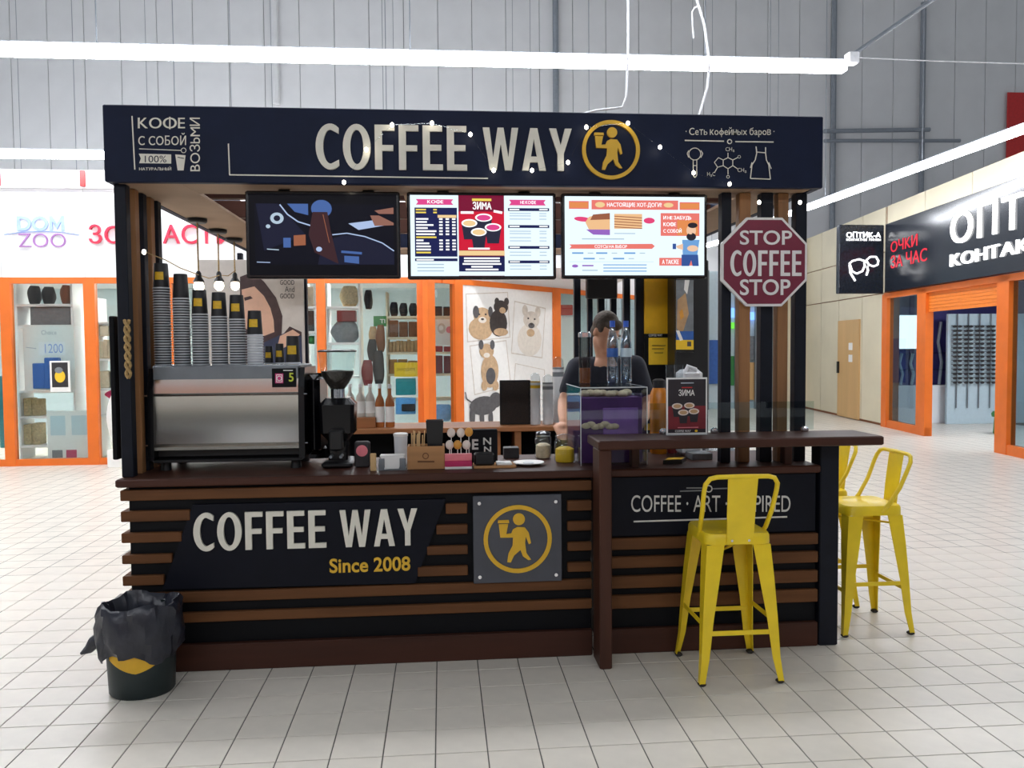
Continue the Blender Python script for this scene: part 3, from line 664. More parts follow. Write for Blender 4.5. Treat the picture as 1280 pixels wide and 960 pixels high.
# light box and violet showcase behind the first pane
a = P(1121, 436, 15.3); b = P(1148, 394, 15.3)
t = thing('light_box', 'bright white light box on violet showcase behind optician window', 'light box', ((a.x+b.x)/2, 15.3, a.z)); MB().bbox(a.x-.02, b.x+.02, 15.34, 15.421, a.z-.02, b.z+.02).build('case', 'steel_dull', t); MB().bbox(a.x, b.x, 15.325, 15.341, a.z, b.z, .006).build('screen', 'lightbox', t); lb0, lb1 = a.x-.06, b.x+.06
a = P(1113, 530, 15.42); b = P(1184, 386, 15.42)
t = thing('showcase', 'tall violet showcase with glass shelves in the optician window', 'showcase', ((a.x+b.x)/2, 15.6, 0)); MB().bbox(a.x, b.x, 15.42, 15.7, .75, 2.3).build('back', 'violet_wall', t); MB().bbox(a.x, b.x, 15.2, 15.7, 0, .75).build('plinth', 'shop_white', t)
for z in (1.05, 1.38): MB().box(a.x, b.x, 15.22, 15.42, z, z+.012).build('shelf', 'tint_glass', t)
for i in range(4):
    x = a.x+(b.x-a.x)*(.15+.2*i+.1*(i > 1)); kz = .5 if lb0-.05 < x < lb1+.05 else 1.0      # ribbons under the light box are short
    MB().tube([(x, 15.38, .76), (x+.03, 15.36, .76+.44*kz), (x-.03, 15.38, .76+.84*kz), (x+.02, 15.38, .76+1.24*kz)], .03, 6).build('ribbon', 'shop_blue_white', t)
# eyeglasses wall
EY = 15.0
a = P(1183, 536, EY); b = P(1262, 392, EY)
t = thing('display_wall', 'white display wall with four rods of eyeglasses', 'display', ((a.x+b.x)/2, EY, 0)); MB().bbox(a.x, b.x+2, EY, EY+.06, 0, b.z).build('panel', 'shop_blue_white', t)
cols = [1197, 1211, 1225, 1239]
for u in cols:
    p = P(u, 392, EY-.03); r_ = P(u, 510, EY-.03); MB().tube([(p.x, EY-.03, p.z), (p.x, EY-.03, r_.z)], .012, 6).build('rod', 'steel_dull', t)
gl = None
for ci, u in enumerate(cols):
    for k in range(14):
        p = P(u, 408+k*5.4, EY-.07)
        if gl is None:
            mb = MB()
            for sx in (-1, 1): mb.ring((sx*.05, 0, 0), (1, 0, 0), (0, 0, .6), (0, .012, 0), .03, .042, 10)
            mb.box(-.014, .014, 0, .01, .01, .022)
            for sx in (-1, 1): mb.box(sx*.09-.005, sx*.09+.005, 0, .05, .008, .02); mb.prism([(.031*math.cos(2*PI*i/10), .6*.031*math.sin(2*PI*i/10)) for i in range(10)], (sx*.05, .005, 0), (1, 0, 0), (0, 0, 1), (0, .002, 0))
            gl = mb.build('eyeglasses', 'dark_goods'); o = gl
        else: o = gl.copy(); C.objects.link(o)
        o.location = p; tag(o, 'dark eyeglasses on the %s display rod of the optician' % ('first', 'second', 'third', 'fourth')[ci], 'eyeglasses', 'eyeglasses, %s rod' % ('first', 'second', 'third', 'fourth')[ci])
a = P(1243, 540, 13.2); t = thing('green_stool', 'green stool inside the optician beside the orange post', 'stool', (a.x+.1, 13.2, 0)); MB().lathe((a.x+.15, 13.2, 0), [(.14, 0), (.15, .02), (.13, .3)], 16).build('base', 'green', t, True); MB().lathe((a.x+.15, 13.2, .3), [(.17, 0), (.18, .05), (.15, .09)], 16).build('cushion', 'green', t, True)
# signs
t0, z1 = opx(1107, 283, .12); zt, zb = 3.78, 2.53
bs = thing('shop_sign', 'long dark optician sign with big glowing white letters', 'sign', OW.pt(t0+2, .05, zb))
mb = MB(); OW.box(mb, t0, tB, .0, .12, zb, zt); mb.build('box', 'sign_dark', bs)
def olet(s_, u0, u1, z0, z1, sp=1.0, bold=.03, mm='letters_lit'):
    a, b = opx(u0, 300, .13)[0], (opx(u1, 300, .13)[0])
    letters(s_, OW.pt(a, .15, z0), OW.d*(b-a), Vector((0, 0, z1-z0)), OW.n*-.03, mm, bs, bold, sp)
zO = opx(1190, 265, .15)[1]; zO0 = opx(1190, 306, .15)[1]; olet('ОПТИК', 1189, 1360, zO0, zO, 1.12, .025)
zk = opx(1189, 318, .15)[1]; zk0 = opx(1189, 333, .15)[1]; olet('КОНТАКТНЫЕ', 1189, 1365, zk0, zk, 1.08, .012)
FY = OW.pt(t0, 0, 0).y+.06; fx1 = OW.pt(t0, .12, 0).x; fx0 = P(1049, 320, FY).x
fs = thing('flag_sign', 'dark square sign with glowing spectacles outline', 'sign', ((fx0+fx1)/2, FY, zb))
MB().bbox(fx0, fx1, FY, FY+.12, zb-.02, zt, .01).build('box', 'sign_dark', fs)
mb = MB(); a, b = P(1058, 297, FY-.005), P(1101, 290, FY-.005); put_text(mb, 'ОПТИК-А', a, (b.x-a.x, 0, 0), (0, 0, b.z-a.z), None, .02); mb.build('small_lettering', 'letters_lit', fs, kind='stuff'); mb = MB(); 
for w_, u0, u1 in (('КОНТАКТНЫЕ', 1058, 1084), ('ЛИНЗЫ', 1086, 1101)):
    mb = MB(); a, b = P(u0, 301, FY-.005), P(u1, 298, FY-.005); put_text(mb, w_, a, (b.x-a.x, 0, 0), (0, 0, b.z-a.z), None, .0); mb.build('small_lettering', 'letters_lit', fs, kind='stuff')
mb = MB()
def sp(pts, closed=False, r=.016): mb.tube([P(u, v, FY-.012) for u, v in pts], r, 6, closed)
sp([(1062, 329), (1066, 326), (1074, 324), (1080, 326), (1081, 332), (1078, 339), (1071, 342), (1065, 339)], True); sp([(1083, 325), (1088, 321), (1095, 321), (1098, 326), (1097, 331), (1092, 333), (1086, 331)], True); sp([(1062, 331), (1063, 341), (1069, 351)]); sp([(1084, 333), (1085, 338), (1083, 344)]); sp([(1080, 328), (1083, 327)])
mb.build('spectacles_outline', 'letters_lit', fs)
mb = MB()
for s_, u0, v0, u1, v1 in (('ОЧКИ', 1113, 302, 1146, 316), ('ЗА ЧАС', 1113, 320, 1158, 336)):
    a_, za = opx(u0, v1, .13); b_, _ = opx(u1, v1, .13); _, zc = opx(u0, v0, .13); put_text(mb, s_, OW.pt(a_, .125, za), OW.d*(b_-a_), Vector((0, 0, zc-za)), None, .02)
mb.build('led_lettering', 'red_led', bs)
goods_box(1258, 116, 1300, 200, 'red', 'red poster high on the hall wall above the optician', 'poster', Y=WY-.1, d=.03, name='poster')
# far shop front seen between the kiosk slats
fy = 19.4
fs = thing('far_shopfront', 'distant glazed shop front with blue lights seen through the kiosk slats', 'shop front', (6.5, fy, 0))
x0, x1 = P(780, 450, fy).x, P(966, 450, fy).x
MB().box(x0, x1, fy+.3, fy+.4, 0, 3.4).build('back', 'shop_blue_white', fs)
for u in (780, 845, 884, 922, 947, 964): x = P(u, 450, fy).x; MB().bbox(x-.05, x+.05, fy, fy+.1, 0, 3.4).build('mullion', 'steel_dull', fs)
def fb(u0, v0, u1, v1, m, n): a, b = P(u0, v1, fy+.15), P(u1, v0, fy+.15); MB().bbox(a.x, b.x, fy+.15, fy+.2, a.z, b.z).build(n, m, fs)
fb(934, 390, 964, 400, 'far_blue_lit', 'light_strip'); fb(912, 385, 924, 397, 'far_blue_lit', 'light_strip'); fb(912, 403, 924, 411, 'far_green_lit', 'light_strip'); fb(912, 445, 925, 482, 'green', 'green_panel'); fb(930, 453, 948, 500, 'door_tan', 'wood_panel'); fb(934, 420, 948, 450, 'grey_goods', 'grey_panel'); fb(886, 425, 902, 480, 'blue', 'blue_panel')
a = P(967, 450, fy).x; cw = structure('wall_corridor_end', MB().box(a, ox(fy)-.02, fy, fy+.2, 0, 4.2), 'cream_panel')
# ================================================================= COFFEE KIOSK
FY_ = 4.0
class PP:
    """flat print laid out from pixels on a plane Y = const (real signs on the kiosk front)"""
    def __init__(s, Y): s.Y = Y; s.mb = MB(); s.ms = []; s.k = 0
    def _m(s, m):
        if m not in s.ms: s.ms.append(m)
        s.mb.cur = s.ms.index(m); s.k += 1
    def at(s, u, v): return P(u, v, s.Y - s.k*.0002)
    def poly(s, pts, m): s._m(m); s.mb.add([s.at(*p) for p in pts], [tuple(range(len(pts)))[::-1]]); return s
    def line(s, pts, wd, m):
        s._m(m)
        for (x0, y0), (x1, y1) in zip(pts, pts[1:]):
            l = math.hypot(x1-x0, y1-y0) or 1; nx, ny = -(y1-y0)/l*wd/2, (x1-x0)/l*wd/2
            s.mb.add([s.at(x0+nx, y0+ny), s.at(x1+nx, y1+ny), s.at(x1-nx, y1-ny), s.at(x0-nx, y0-ny)], [(0, 1, 2, 3)])
        return s
    def circle(s, u, v, r, wd, m, n=20):
        s.line([(u+r*math.cos(2*PI*i/n), v+r*math.sin(2*PI*i/n)) for i in range(n+1)], wd, m); return s
    def text(s, t, u0, v0, u1, v1, m, bold=.01, space=1.0, up=False):
        s._m(m); a, b, c = s.at(u0, v1), s.at(u1, v1), s.at(u0, v0)
        if up: put_text(s.mb, t, s.at(u1, v1), c-a, s.at(u0, v1)-s.at(u1, v1), None, bold, space)
        else: put_text(s.mb, t, a, b-a, c-a, None, bold, space)
        return s
    def build(s, name, parent): return s.mb.build(name, s.ms, parent)
def zf(v, Y=FY_, u=300): return P(u, v, Y).z
def xf(u, Y=FY_, v=620): return P(u, v, Y).x
def walking_logo(O, R, d, m, parent, split=True):
    """ring with a striding figure holding a lidded cup"""
    O = Vector(O); U, V = Vector((R, 0, 0)), Vector((0, 0, R)); n = lambda pts: [((x-852)/137, (328-y)/137) for x, y in pts]
    MB().ring(O, U, V, d, .875, 1.0, 48).build('ring', m, parent, True)
    mb = MB(); c = n([(857, 248)])[0]
    mb.prism([(c[0]+.175*math.cos(2*PI*i/20), c[1]+.175*math.sin(2*PI*i/20)) for i in range(20)], O, U, V, d)
    mb.prism(n([(772, 262), (774, 250), (816, 250), (818, 262)])[::-1], O, U, V, d); mb.prism(n([(776, 266), (814, 266), (806, 306), (826, 304), (833, 288), (850, 279), (880, 281), (896, 303), (905, 345), (896, 350), (884, 318), (881, 343), (886, 385), (905, 412), (894, 414), (872, 398), (862, 372), (836, 394), (823, 421), (809, 420), (814, 385), (831, 354), (833, 321), (782, 320)])[::-1], O, U, V, d)
    mb.build('figure', m, parent)
# ---- front service counter
ct = thing('service_counter', 'long black coffee counter clad with brown wooden slats', 'counter', (-.4, 4.3, 0))
XL, XR = -1.505, .737
MB().bbox(XL, XR, 4.022, 4.5, .0, .898, .003).build('body', 'black_panel', ct)
def slat(x0, x1, v0, v1, par, m='slat_wood', u=300):
    return MB().bbox(x0, x1, 3.994, 4.0215, zf(v1, u=u), zf(v0, u=u), .003).build('slat', m, par)
sv = lambda v: v - 2.2     # rows were read at the left end; u=300 sits a little higher
rows = [(612, 625), (638, 651), (665, 677), (692, 703), (718, 730), (740, 753), (766, 778)]
for k, (a, b) in enumerate(rows):
    a, b = sv(a), sv(b)
    if k in (0, 5, 6): slat(XL-.03, XR, a, b, ct)
    else:
        slat(XL-.03, xf((237, 226, 213, 202)[k-1]), a, b, ct); slat(xf((557, 545, 533, 521)[k-1]), xf(584), a, b, ct); slat(xf(709), XR, a, b, ct)
MB().bbox(XL+.03, XR, 3.985, 4.021, 0, zf(803), .004).build('skirting_board', 'brown_board', ct)
for k, (a, b) in enumerate(rows): MB().bbox(XL-.03, XL-.001, 4.024, 4.5, zf(sv(b)), zf(sv(a)), .003).build('side_slat', 'slat_wood', ct)
sgn = MB(); pts = [(241, 631), (557, 624), (519, 729), (203, 737)]
q4 = [P(u, v, 3.998) for u, v in pts]; sgn.hexa([q4[3], q4[2], q4[2]+Vector((0, .023, 0)), q4[3]+Vector((0, .023, 0)), q4[0], q4[1], q4[1]+Vector((0, .023, 0)), q4[0]+Vector((0, .023, 0))])
sgn = sgn.build('sign_panel', 'counter_sign', ct)
def word(s_, u0, v0, u1, v1, Y, m, par, d=.014, bold=.03, sp=1.0):
    a, b, c = P(u0, v1, Y), P(u1, v1, Y), P((u0+u1)/2, v0, Y); zc = P((u0+u1)/2, v1, Y).z
    if s_ in ('COFFEE', 'WAY'): block_word(s_, (a.x, Y, zc), (b.x-a.x, 0, 0), (0, 0, c.z-zc), (0, d, 0), m, par)
    else: letters(s_, (a.x, Y, zc), (b.x-a.x, 0, 0), (0, 0, c.z-zc), (0, d, 0), m, par, bold, sp)
word('COFFEE', 242, 640, 408, 687, 3.984, 'letter_cream', sgn); word('WAY', 425, 637, 522, 683, 3.984, 'letter_cream', sgn)
word('Since 2008', 412, 697, 513, 715, 3.992, 'letter_yellow', sgn, .005, .02)
pl = thing('logo_plaque', 'grey square plaque with yellow walking figure logo screwed to the counter', 'plaque', P(647, 728, 3.97))
x0, x1, z0, z1 = xf(591, 3.975), xf(702, 3.975), P(647, 728, 3.975).z, P(647, 619, 3.975).z
MB().bbox(x0, x1, 3.975, 3.985, z0, z1, .003).build('plate', 'plaque_grey', pl)
walking_logo(((x0+x1)/2, 3.968, (z0+z1)/2), (x1-x0)*.385, Vector((0, .008, 0)), 'logo_yellow', pl)
for sx in (.07, .93):
    for sz in (.08, .92): c = (x0+(x1-x0)*sx, 0, z0+(z1-z0)*sz); mb = MB(); mb.tube([(c[0], 3.962, c[2]), (c[0], 3.995, c[2])], .009, 10); mb.build('screw', 'chrome', pl, True)
# ---- counter under the bar
c2 = thing('bar_front_counter', 'short black slatted counter with chalk lettering under the raised bar', 'counter', (1.35, 4.3, 0))
XA, XB = .801, 1.915
MB().bbox(XA, XB, 4.022, 4.5, 0, .898, .003).build('body', 'black_panel', c2)
for a, b in ((671, 685), (694, 708), (718, 733), (742, 758)): slat(XA, XB, a, b, c2, u=850)
MB().bbox(XA, XB, 3.99, 4.021, 0, zf(782, u=880), .004).build('skirting_board', 'brown_board', c2)
cb = MB().bbox(XA+.01, XB-.01, 4.004, 4.021, zf(668, u=880), .898, .003).build('chalk_board', 'counter_sign', c2)
pp = PP(4.002); pp.text('COFFEE · ART · INSPIRED', 789, 619, 988, 640, 'chalk', .0); pp.line([(792, 652), (984, 646)], 2, 'chalk').line([(850, 614), (882, 613)], 1.6, 'chalk_grey').line([(858, 610), (880, 610)], 1.6, 'chalk_grey').line([(891, 611), (922, 610)], 1.6, 'chalk_grey').circle(886, 611, 4, 1.4, 'chalk'); pp.build('chalk_lettering', cb)
# ---- worktop and bar
tag(MB().bbox(XL-.045, 1.918, 3.975, 4.62, .902, .94, .006).build('worktop', 'brown_board'), 'long dark brown worktop over the slatted counters', 'worktop')
bar = thing('bar_table', 'raised brown bar with panel leg and dark end post', 'bar', (1.4, 3.95, 0))
BZ = 1.105
MB().bbox(.735, 2.151, 3.795, 4.1, 1.06, BZ, .006).build('bar_top', 'brown_board', bar); MB().bbox(.739, .799, 3.8, 3.97, 0, 1.06, .005).build('panel_leg', 'brown_board_z', bar); MB().bbox(1.922, 2.022, 3.99, 4.1, 0, 1.06, .005).build('end_post', 'black_post', bar)
for x in (.95, 1.75): MB().bbox(x, x+.04, 4.03, 4.09, .9405, 1.06, .003).build('prop_block', 'brown_board', bar)
# ---- canopy with posts
cn = thing('kiosk_canopy', 'dark navy kiosk canopy with lettered fascia on slatted posts', 'canopy', (.18, 5.4, .94))
CX0, CX1, CY1, CZ0, CZ1 = -1.565, 1.925, 6.94, 2.343, 2.70
fa = MB().bbox(CX0, CX1, 3.998, 4.04, CZ0, CZ1, .004).build('fascia_board', 'navy_board', cn)
MB().bbox(CX0, CX0+.04, 4.042, CY1, CZ0, CZ1, .004).build('side_fascia', 'navy_board', cn); MB().bbox(CX1-.04, CX1, 4.042, CY1, CZ0, CZ1, .004).build('side_fascia', 'navy_board', cn); MB().bbox(CX0, CX1, CY1+.002, CY1+.04, CZ0, CZ1, .004).build('rear_fascia', 'navy_board', cn)
for a in ((CX0+.042, CX0+.34, 4.042, CY1), (CX1-.34, CX1-.042, 4.042, CY1), (CX0+.342, CX1-.342, 4.042, 4.3), (CX0+.342, CX1-.342, CY1-.3, CY1)):
    MB().bbox(a[0], a[1], a[2], a[3], CZ0+.002, CZ0+.02, .002).build('soffit_board', 'soffit', cn)
for y in (4.9, 5.6, 6.3): MB().bbox(CX0+.042, CX1-.042, y, y+.06, CZ0+.09, CZ0+.2, .003).build('rafter', 'brown_board', cn)
for x in (-.9, -.2, .6, 1.2): MB().bbox(x, x+.05, 4.3, CY1-.3, CZ0+.05, CZ0+.09, .003).build('batten', 'soffit', cn)
def post(x0, x1, y0, y1, m, n='post', z0=.9405): MB().bbox(x0, x1, y0, y1, z0, CZ0, .003).build(n, m, cn)
for i, y in enumerate((4.05, 4.165, 4.275, 4.385, 4.49)): post(-1.545, -1.49, y, y+.055, 'black_post' if i % 2 == 0 else 'post_wood', 'post' if i % 2 == 0 else 'wood_slat')
for i, (a, b) in enumerate(((902, 914), (924, 938), (951, 966), (972, 985), (994, 1008))): post(xf(a, 4.13, 400), xf(b, 4.13, 400), 4.13, 4.19, 'black_post' if i % 2 == 0 else 'post_wood', 'post' if i % 2 == 0 else 'wood_slat')
for a, b in ((718, 726), (735, 741), (748, 756), (764, 771), (780, 788), (795, 806)): post(xf(a, 6.85, 400), xf(b, 6.85, 400), 6.85, 6.91, 'black_post', 'post', 0)
for a, b in ((298, 304), (379, 384)): post(xf(a, 6.85, 400), xf(b, 6.85, 400), 6.85, 6.91, 'black_post', 'post', 0)
# fascia lettering
word('COFFEE', 395, 156, 584, 212, 3.985, 'letter_cream', fa); word('WAY', 604, 160, 715, 213, 3.985, 'letter_cream', fa)
lo = P(764, 187, 3.985); walking_logo(lo, P(800, 187, 3.985).x-lo.x, Vector((0, .013, 0)), 'logo_yellow', fa)
pp = PP(3.996)
pp.line([(165, 145), (168.5, 212)], 1.6, 'letter_cream').text('КОФЕ', 172.5, 146, 231, 161.5, 'letter_cream', .012, 1.05).text('С СОБОЙ', 173, 166, 232.5, 181.5, 'letter_cream', .012, 1.05).line([(174, 186), (226, 188)], 1, 'letter_cream').circle(229.5, 188, 3, .9, 'letter_cream')
pp.poly([(173.5, 192), (214, 193), (214, 204.5), (174, 204), (176, 198)], 'letter_cream').text('100%', 181, 194.5, 208, 203, 'navy_board', 0).text('НАТУРАЛЬНЫЙ', 174, 208, 214, 213, 'letter_cream', .02)
pp.poly([(219, 193), (232, 194), (229.5, 213), (222, 213)], 'letter_cream').line([(222, 196.5), (230, 198)], 1, 'navy_board').text('ВОЗЬМИ', 237, 147, 250, 214, 'letter_cream', 0, up=True)
pp.line([(285.5, 179.5), (287, 218.5)], 1.6, 'letter_cream').line([(286.5, 218.5), (610, 223)], 1.6, 'letter_cream')
pp.text('· Сеть кофейных баров ·', 857, 159, 968, 171.5, 'letter_cream', .008).line([(856, 175.5), (905, 176.5)], 1.6, 'letter_cream').line([(919, 177), (967, 177.5)], 1.6, 'letter_cream').circle(912, 177, 2.6, 1.3, 'letter_cream')
pp.circle(868.5, 192.5, 7.5, 1, 'letter_cream').line([(861, 188), (859, 192), (861, 197)], 1, 'letter_cream').line([(876, 188), (878.5, 192), (876, 197)], 1, 'letter_cream').line([(866.5, 200), (866.5, 219), (868.5, 222), (871, 219), (871, 200)], 1, 'letter_cream').line([(866.5, 207), (871, 207)], .8, 'letter_cream')
hexg = [(910, 197), (916, 200), (916, 207), (910, 211), (904, 207), (904, 200), (910, 197)]
pp.line(hexg, 1, 'letter_cream').line([(904, 200), (898, 197), (893, 203), (897, 209), (904, 207)], 1, 'letter_cream').line([(910, 197), (910, 191)], 1, 'letter_cream').line([(916, 200), (922, 197)], 1, 'letter_cream').line([(910, 211), (910, 218)], 1, 'letter_cream').line([(916, 207), (922, 211)], 1, 'letter_cream').line([(897, 209), (893, 216)], 1, 'letter_cream')
for s_, a, b, c, d in (('CH₃', 907, 184, 918, 190), ('O', 922, 194, 926, 198), ('CH₃', 922, 210, 933, 216), ('O', 908, 219, 912, 223), ('H₃C', 884, 215, 894, 221)): pp.text(s_, a, b, c, d, 'letter_cream', 0)
pp.line([(945, 183), (946, 191), (944, 200), (940, 206), (938, 223), (963, 224), (961, 206), (958, 200), (957, 191), (957, 184)], 1.3, 'letter_cream').line([(945, 190), (957, 191)], 1.2, 'letter_cream').line([(940, 203), (938, 210)], 1.2, 'letter_cream').line([(961, 203), (964, 211)], 1.2, 'letter_cream')
pp.build('small_lettering', fa)
# ---- fairy lights
fs = thing('fairy_light_string', 'string of tiny clear fairy lights draped over the kiosk fascia', 'string lights', P(700, 200, 3.96))
dots = [(430, 228), (458, 187), (490, 156), (540, 154), (588, 168), (617, 213), (665, 213), (710, 203), (733, 159), (785, 154), (825, 184), (867, 216), (912, 230), (949, 253), (1000, 253)]
mb = MB(); mb.tube([P(u, v, 3.955) for u, v in dots], .0009, 4); mb.build('wire', 'clear_glass', fs)
for u, v in dots: MB().ellipsoid(P(u, v, 3.95), .009, .009, .011, 8, 6).build('bulb', 'fairy_lit', fs, True)
fs = thing('fairy_light_string', 'thin fairy light wire sagging inside the kiosk beside the hanging bulbs', 'string lights', P(182, 315, 4.1))
mb = MB(); cx_ = -1.457; mb.tube([P(181, 315, 4.045), P(207, 325, 4.58), P(225, 335, 4.8), Vector((cx_, 5.094, P(247, 344, 5.094).z)), Vector((cx_, 5.3, P(259, 348, 5.3).z)), Vector((cx_, 5.55, P(272, 344, 5.55).z)), Vector((cx_, 5.76, P(282, 345, 5.76).z)), Vector((cx_, 5.97, P(292, 338, 5.97).z))], .003, 5); mb.build('wire', 'rope', fs); MB().ellipsoid(P(180, 315, 4.02), .01, .01, .012, 8, 6).build('bulb', 'fairy_lit', fs, True)
# ---- screens
def tv(u0, v0, u1, v1, label, name='menu_screen'):
    Y = 4.12; a, b = P((u0+u1)/2, v1, Y), P((u0+u1)/2, v0, Y); x0, x1 = P(u0, 290, Y).x, P(u1, 290, Y).x
    t = thing(name, label, 'screen', ((x0+x1)/2, Y, a.z))
    z1 = min(b.z, CZ0-.012)
    MB().bbox(x0, x1, Y, Y+.045, a.z, z1, .006).build('bezel', 'black_gloss', t)
    for f in (.2, .75): x = x0+(x1-x0)*f; MB().bbox(x, x+.06, Y+.046, Y+.066, z1-.12, CZ0+.0015, .003).build('bracket', 'black_plastic', t)
    m = .016; return t, Print((x0+m, Y-.0015, z1-m), (x1-x0-2*m, 0, 0), (0, 0, a.z-z1+2*m), (0, -1, 0))
t, pr = tv(307, 236, 500, 348, 'dark menu screen showing coffee beans pouring into a roaster')
pr.rect(0, .0, 1, 1, 's_black').rect(.04, .12, .98, .87, 's_night').poly([(.05, .12), (.2, .12), (.38, .5), (.1, .7)], 's_drum')
pr.poly([(.46, .87), (.48, .7), (.54, .56), (.64, .5), (.76, .51), (.88, .57), (.98, .7), (.98, .87)], 's_drum').line([(.56, .5), (.66, .48), (.78, .52), (.9, .6), (.98, .7)], .014, 's_shine').line([(.21, .13), (.26, .25), (.33, .34), (.42, .39)], .016, 's_shine').poly([(.26, .12), (.4, .12), (.4, .26), (.31, .22)], 's_steel').ell(.49, .18, .07, .11, 's_steel').poly([(.43, .22), (.53, .22), (.55, .45), (.6, .86), (.44, .72), (.4, .5)], 's_bean').line([(.5, .25), (.54, .6)], .008, 's_copper')
pr.ell(.19, .3, .045, .07, 's_grey').ell(.19, .3, .022, .036, 's_drum').ell(.13, .4, .015, .024, 's_grey').poly([(.23, .54), (.28, .54), (.28, .66), (.23, .66)], 's_steel').poly([(.3, .51), (.38, .5), (.38, .63), (.3, .64)], 's_copper').poly([(.67, .36), (.84, .32), (.93, .38), (.74, .44)], 's_shine').poly([(.82, .26), (.88, .26), (.98, .35), (.98, .38), (.85, .39)], 's_hand').poly([(.85, .2), (.98, .16), (.98, .24), (.88, .24)], 's_hand').line([(.62, .71), (.76, .73)], .03, 's_steel').poly([(.64, .76), (.74, .77), (.74, .86), (.64, .84)], 's_steel').line([(.05, .84), (.14, .845)], .01, 's_shine').line([(.12, .68), (.2, .69)], .012, 's_grey').ell(.47, .68, .02, .03, 's_shine')
pr.build('screen_image', t)
t, pr = tv(509, 238, 695, 349, 'bright menu screen with dark price list and red winter drinks panel')
pr.rect(0, 0, 1, 1, 's_white').rect(.335, 0, .655, 1, 's_dred').rect(.335, .2, .655, .68, 's_red')
for x, s_ in ((.05, 'КОФЕ'), (.7, 'НЕ КОФЕ')): pr.poly([(x-.01, .05), (x+.25, .05), (x+.235, .085), (x+.25, .12), (x-.01, .12), (x+.005, .085)], 's_pink').text(s_, x+.07, .06, x+.18, .105, 's_print', .02)
pr.rect(.03, .155, .325, .76, 's_navy').rect(.19, .245, .32, .28, 's_cream')
for i in range(12):
    y = .295+i*.038; c = 's_yellow' if i in (6, 11) else 's_print'; L = (.085, .075, .12, .08, .14, .13, .14, .05, .09, .1, .1, .1)[i]
    pr.line([(.04, y), (.04+L, y)], .02, c)
    if i not in (6, 11):
        for x in (.2, .245, .29): pr.line([(x, y), (x+.024, y)], .02, 's_print')
for y in (.185, .22): pr.line([(.04, y), (.11, y)], .018, 's_yellow').line([(.16, y), (.185, y)], .018, 's_yellow')
pr.rect(.03, .785, .325, .82, 's_navy').line([(.04, .803), (.16, .803)], .016, 's_print')
for y in (.86, .9, .94): pr.line([(.045, y), (.23, y)], .014, 's_grey')
pr.rect(.43, .045, .565, .075, 's_yellow').text('ЗИМА', .435, .085, .565, .18, 's_print', .03)
for x, y, r in ((.51, .28, .06), (.41, .35, .055), (.575, .4, .058), (.475, .46, .055)):
    pr.poly([(x-r, y), (x+r, y), (x+r*.7, y+.2), (x-r*.7, y+.2)], 's_cup').ell(x, y, r, .05, 's_print').ell(x, y+.002, r*.8, .036, 's_cream' if x < .5 else 's_pink')
pr.line([(.35, .22), (.44, .22)], .03, 's_print').line([(.58, .2), (.64, .22)], .03, 's_print').line([(.4, .665), (.55, .665)], .022, 's_print').rect(.335, .69, .655, .75, 's_cream').rect(.335, .76, .655, .95, 's_navy')
for y, a in ((.785, .37), (.82, .37), (.855, .36), (.89, .42), (.925, .38)): pr.line([(a, y), (.99-a, y)], .02, 's_print')
pr.rect(.335, .95, .655, 1, 's_white')
for y in (.18, .39, .65, .83): pr.rect(.68, y-.018, .97, y+.018, 's_navy').line([(.69, y), (.76, y)], .014, 's_print').line([(.9, y), (.96, y)], .014, 's_print')
for y in (.23, .26, .3, .45, .48, .53, .57, .71, .75, .88, .92): pr.line([(.69, y), (.84, y)], .011, 's_grey').line([(.9, y), (.95, y)], .011, 's_grey')
pr.build('screen_image', t)
t, pr = tv(702, 242, 884, 348, 'bright menu screen with hot dogs and bearded man drawing')
pr.rect(0, 0, 1, 1, 's_white').rect(.03, .06, .17, .16, 's_salmon').rect(.035, .075, .165, .145, 's_orange').rect(.19, .045, .81, .165, 's_salmon').rect(.82, .065, .965, .165, 's_salmon').rect(.825, .08, .96, .15, 's_orange').text('НАСТОЯЩИЕ ХОТ-ДОГИ!', .3, .075, .69, .14, 's_print', .02).ell(.25, .105, .035, .035, 's_cream').ell(.74, .105, .035, .03, 's_cream')
pr.ell(.125, .29, .06, .03, 's_saus', a=.2).poly([(.17, .26), (.25, .22), (.32, .22), (.32, .48), (.24, .48), (.17, .42), (.145, .33)], 's_bun').poly([(.2, .23), (.32, .21), (.32, .29), (.18, .3)], 's_copper').poly([(.15, .42), (.32, .42), (.32, .49), (.2, .485)], 's_purple').rect(.35, .22, .55, .41, 's_bun')
for i in range(5): pr.line([(.35, .25+i*.034), (.55, .27+i*.034)], .01, 's_copper')
pr.ell(.6, .305, .04, .038, 's_saus').line([(.35, .47), (.5, .47)], .012, 's_grey').line([(.12, .54), (.42, .54)], .014, 's_grey').poly([(.03, .61), (.62, .6), (.64, .63), (.62, .665), (.03, .665), (.045, .635)], 's_salmon').text('СОУСЫ НА ВЫБОР', .21, .615, .44, .655, 's_print', .01)
for x, y in ((.05, .72), (.22, .72), (.42, .72), (.13, .79), (.34, .79)): pr.line([(x, y), (x+.08, y)], .02, 's_denim').line([(x+.11, y), (x+.15, y)], .012, 's_grey')
pr.line([(.03, .83), (.63, .83)], .004, 's_grey').ell(.07, .885, .022, .02, 's_purple').line([(.12, .88), (.2, .88)], .018, 's_purple').line([(.12, .94), (.23, .94)], .014, 's_grey')
for y in (.87, .91, .95): pr.line([(.27, y), (.58, y)], .012, 's_denim')
pr.rect(.68, .21, .96, .5, 's_salmon').rect(.8, .3, .95, .49, 's_orange').text('И НЕ ЗАБУДЬ', .7, .245, .9, .3, 's_print', .03).text('КОФЕ', .7, .325, .79, .38, 's_print', .03).text('С СОБОЙ', .7, .4, .83, .46, 's_print', .03)
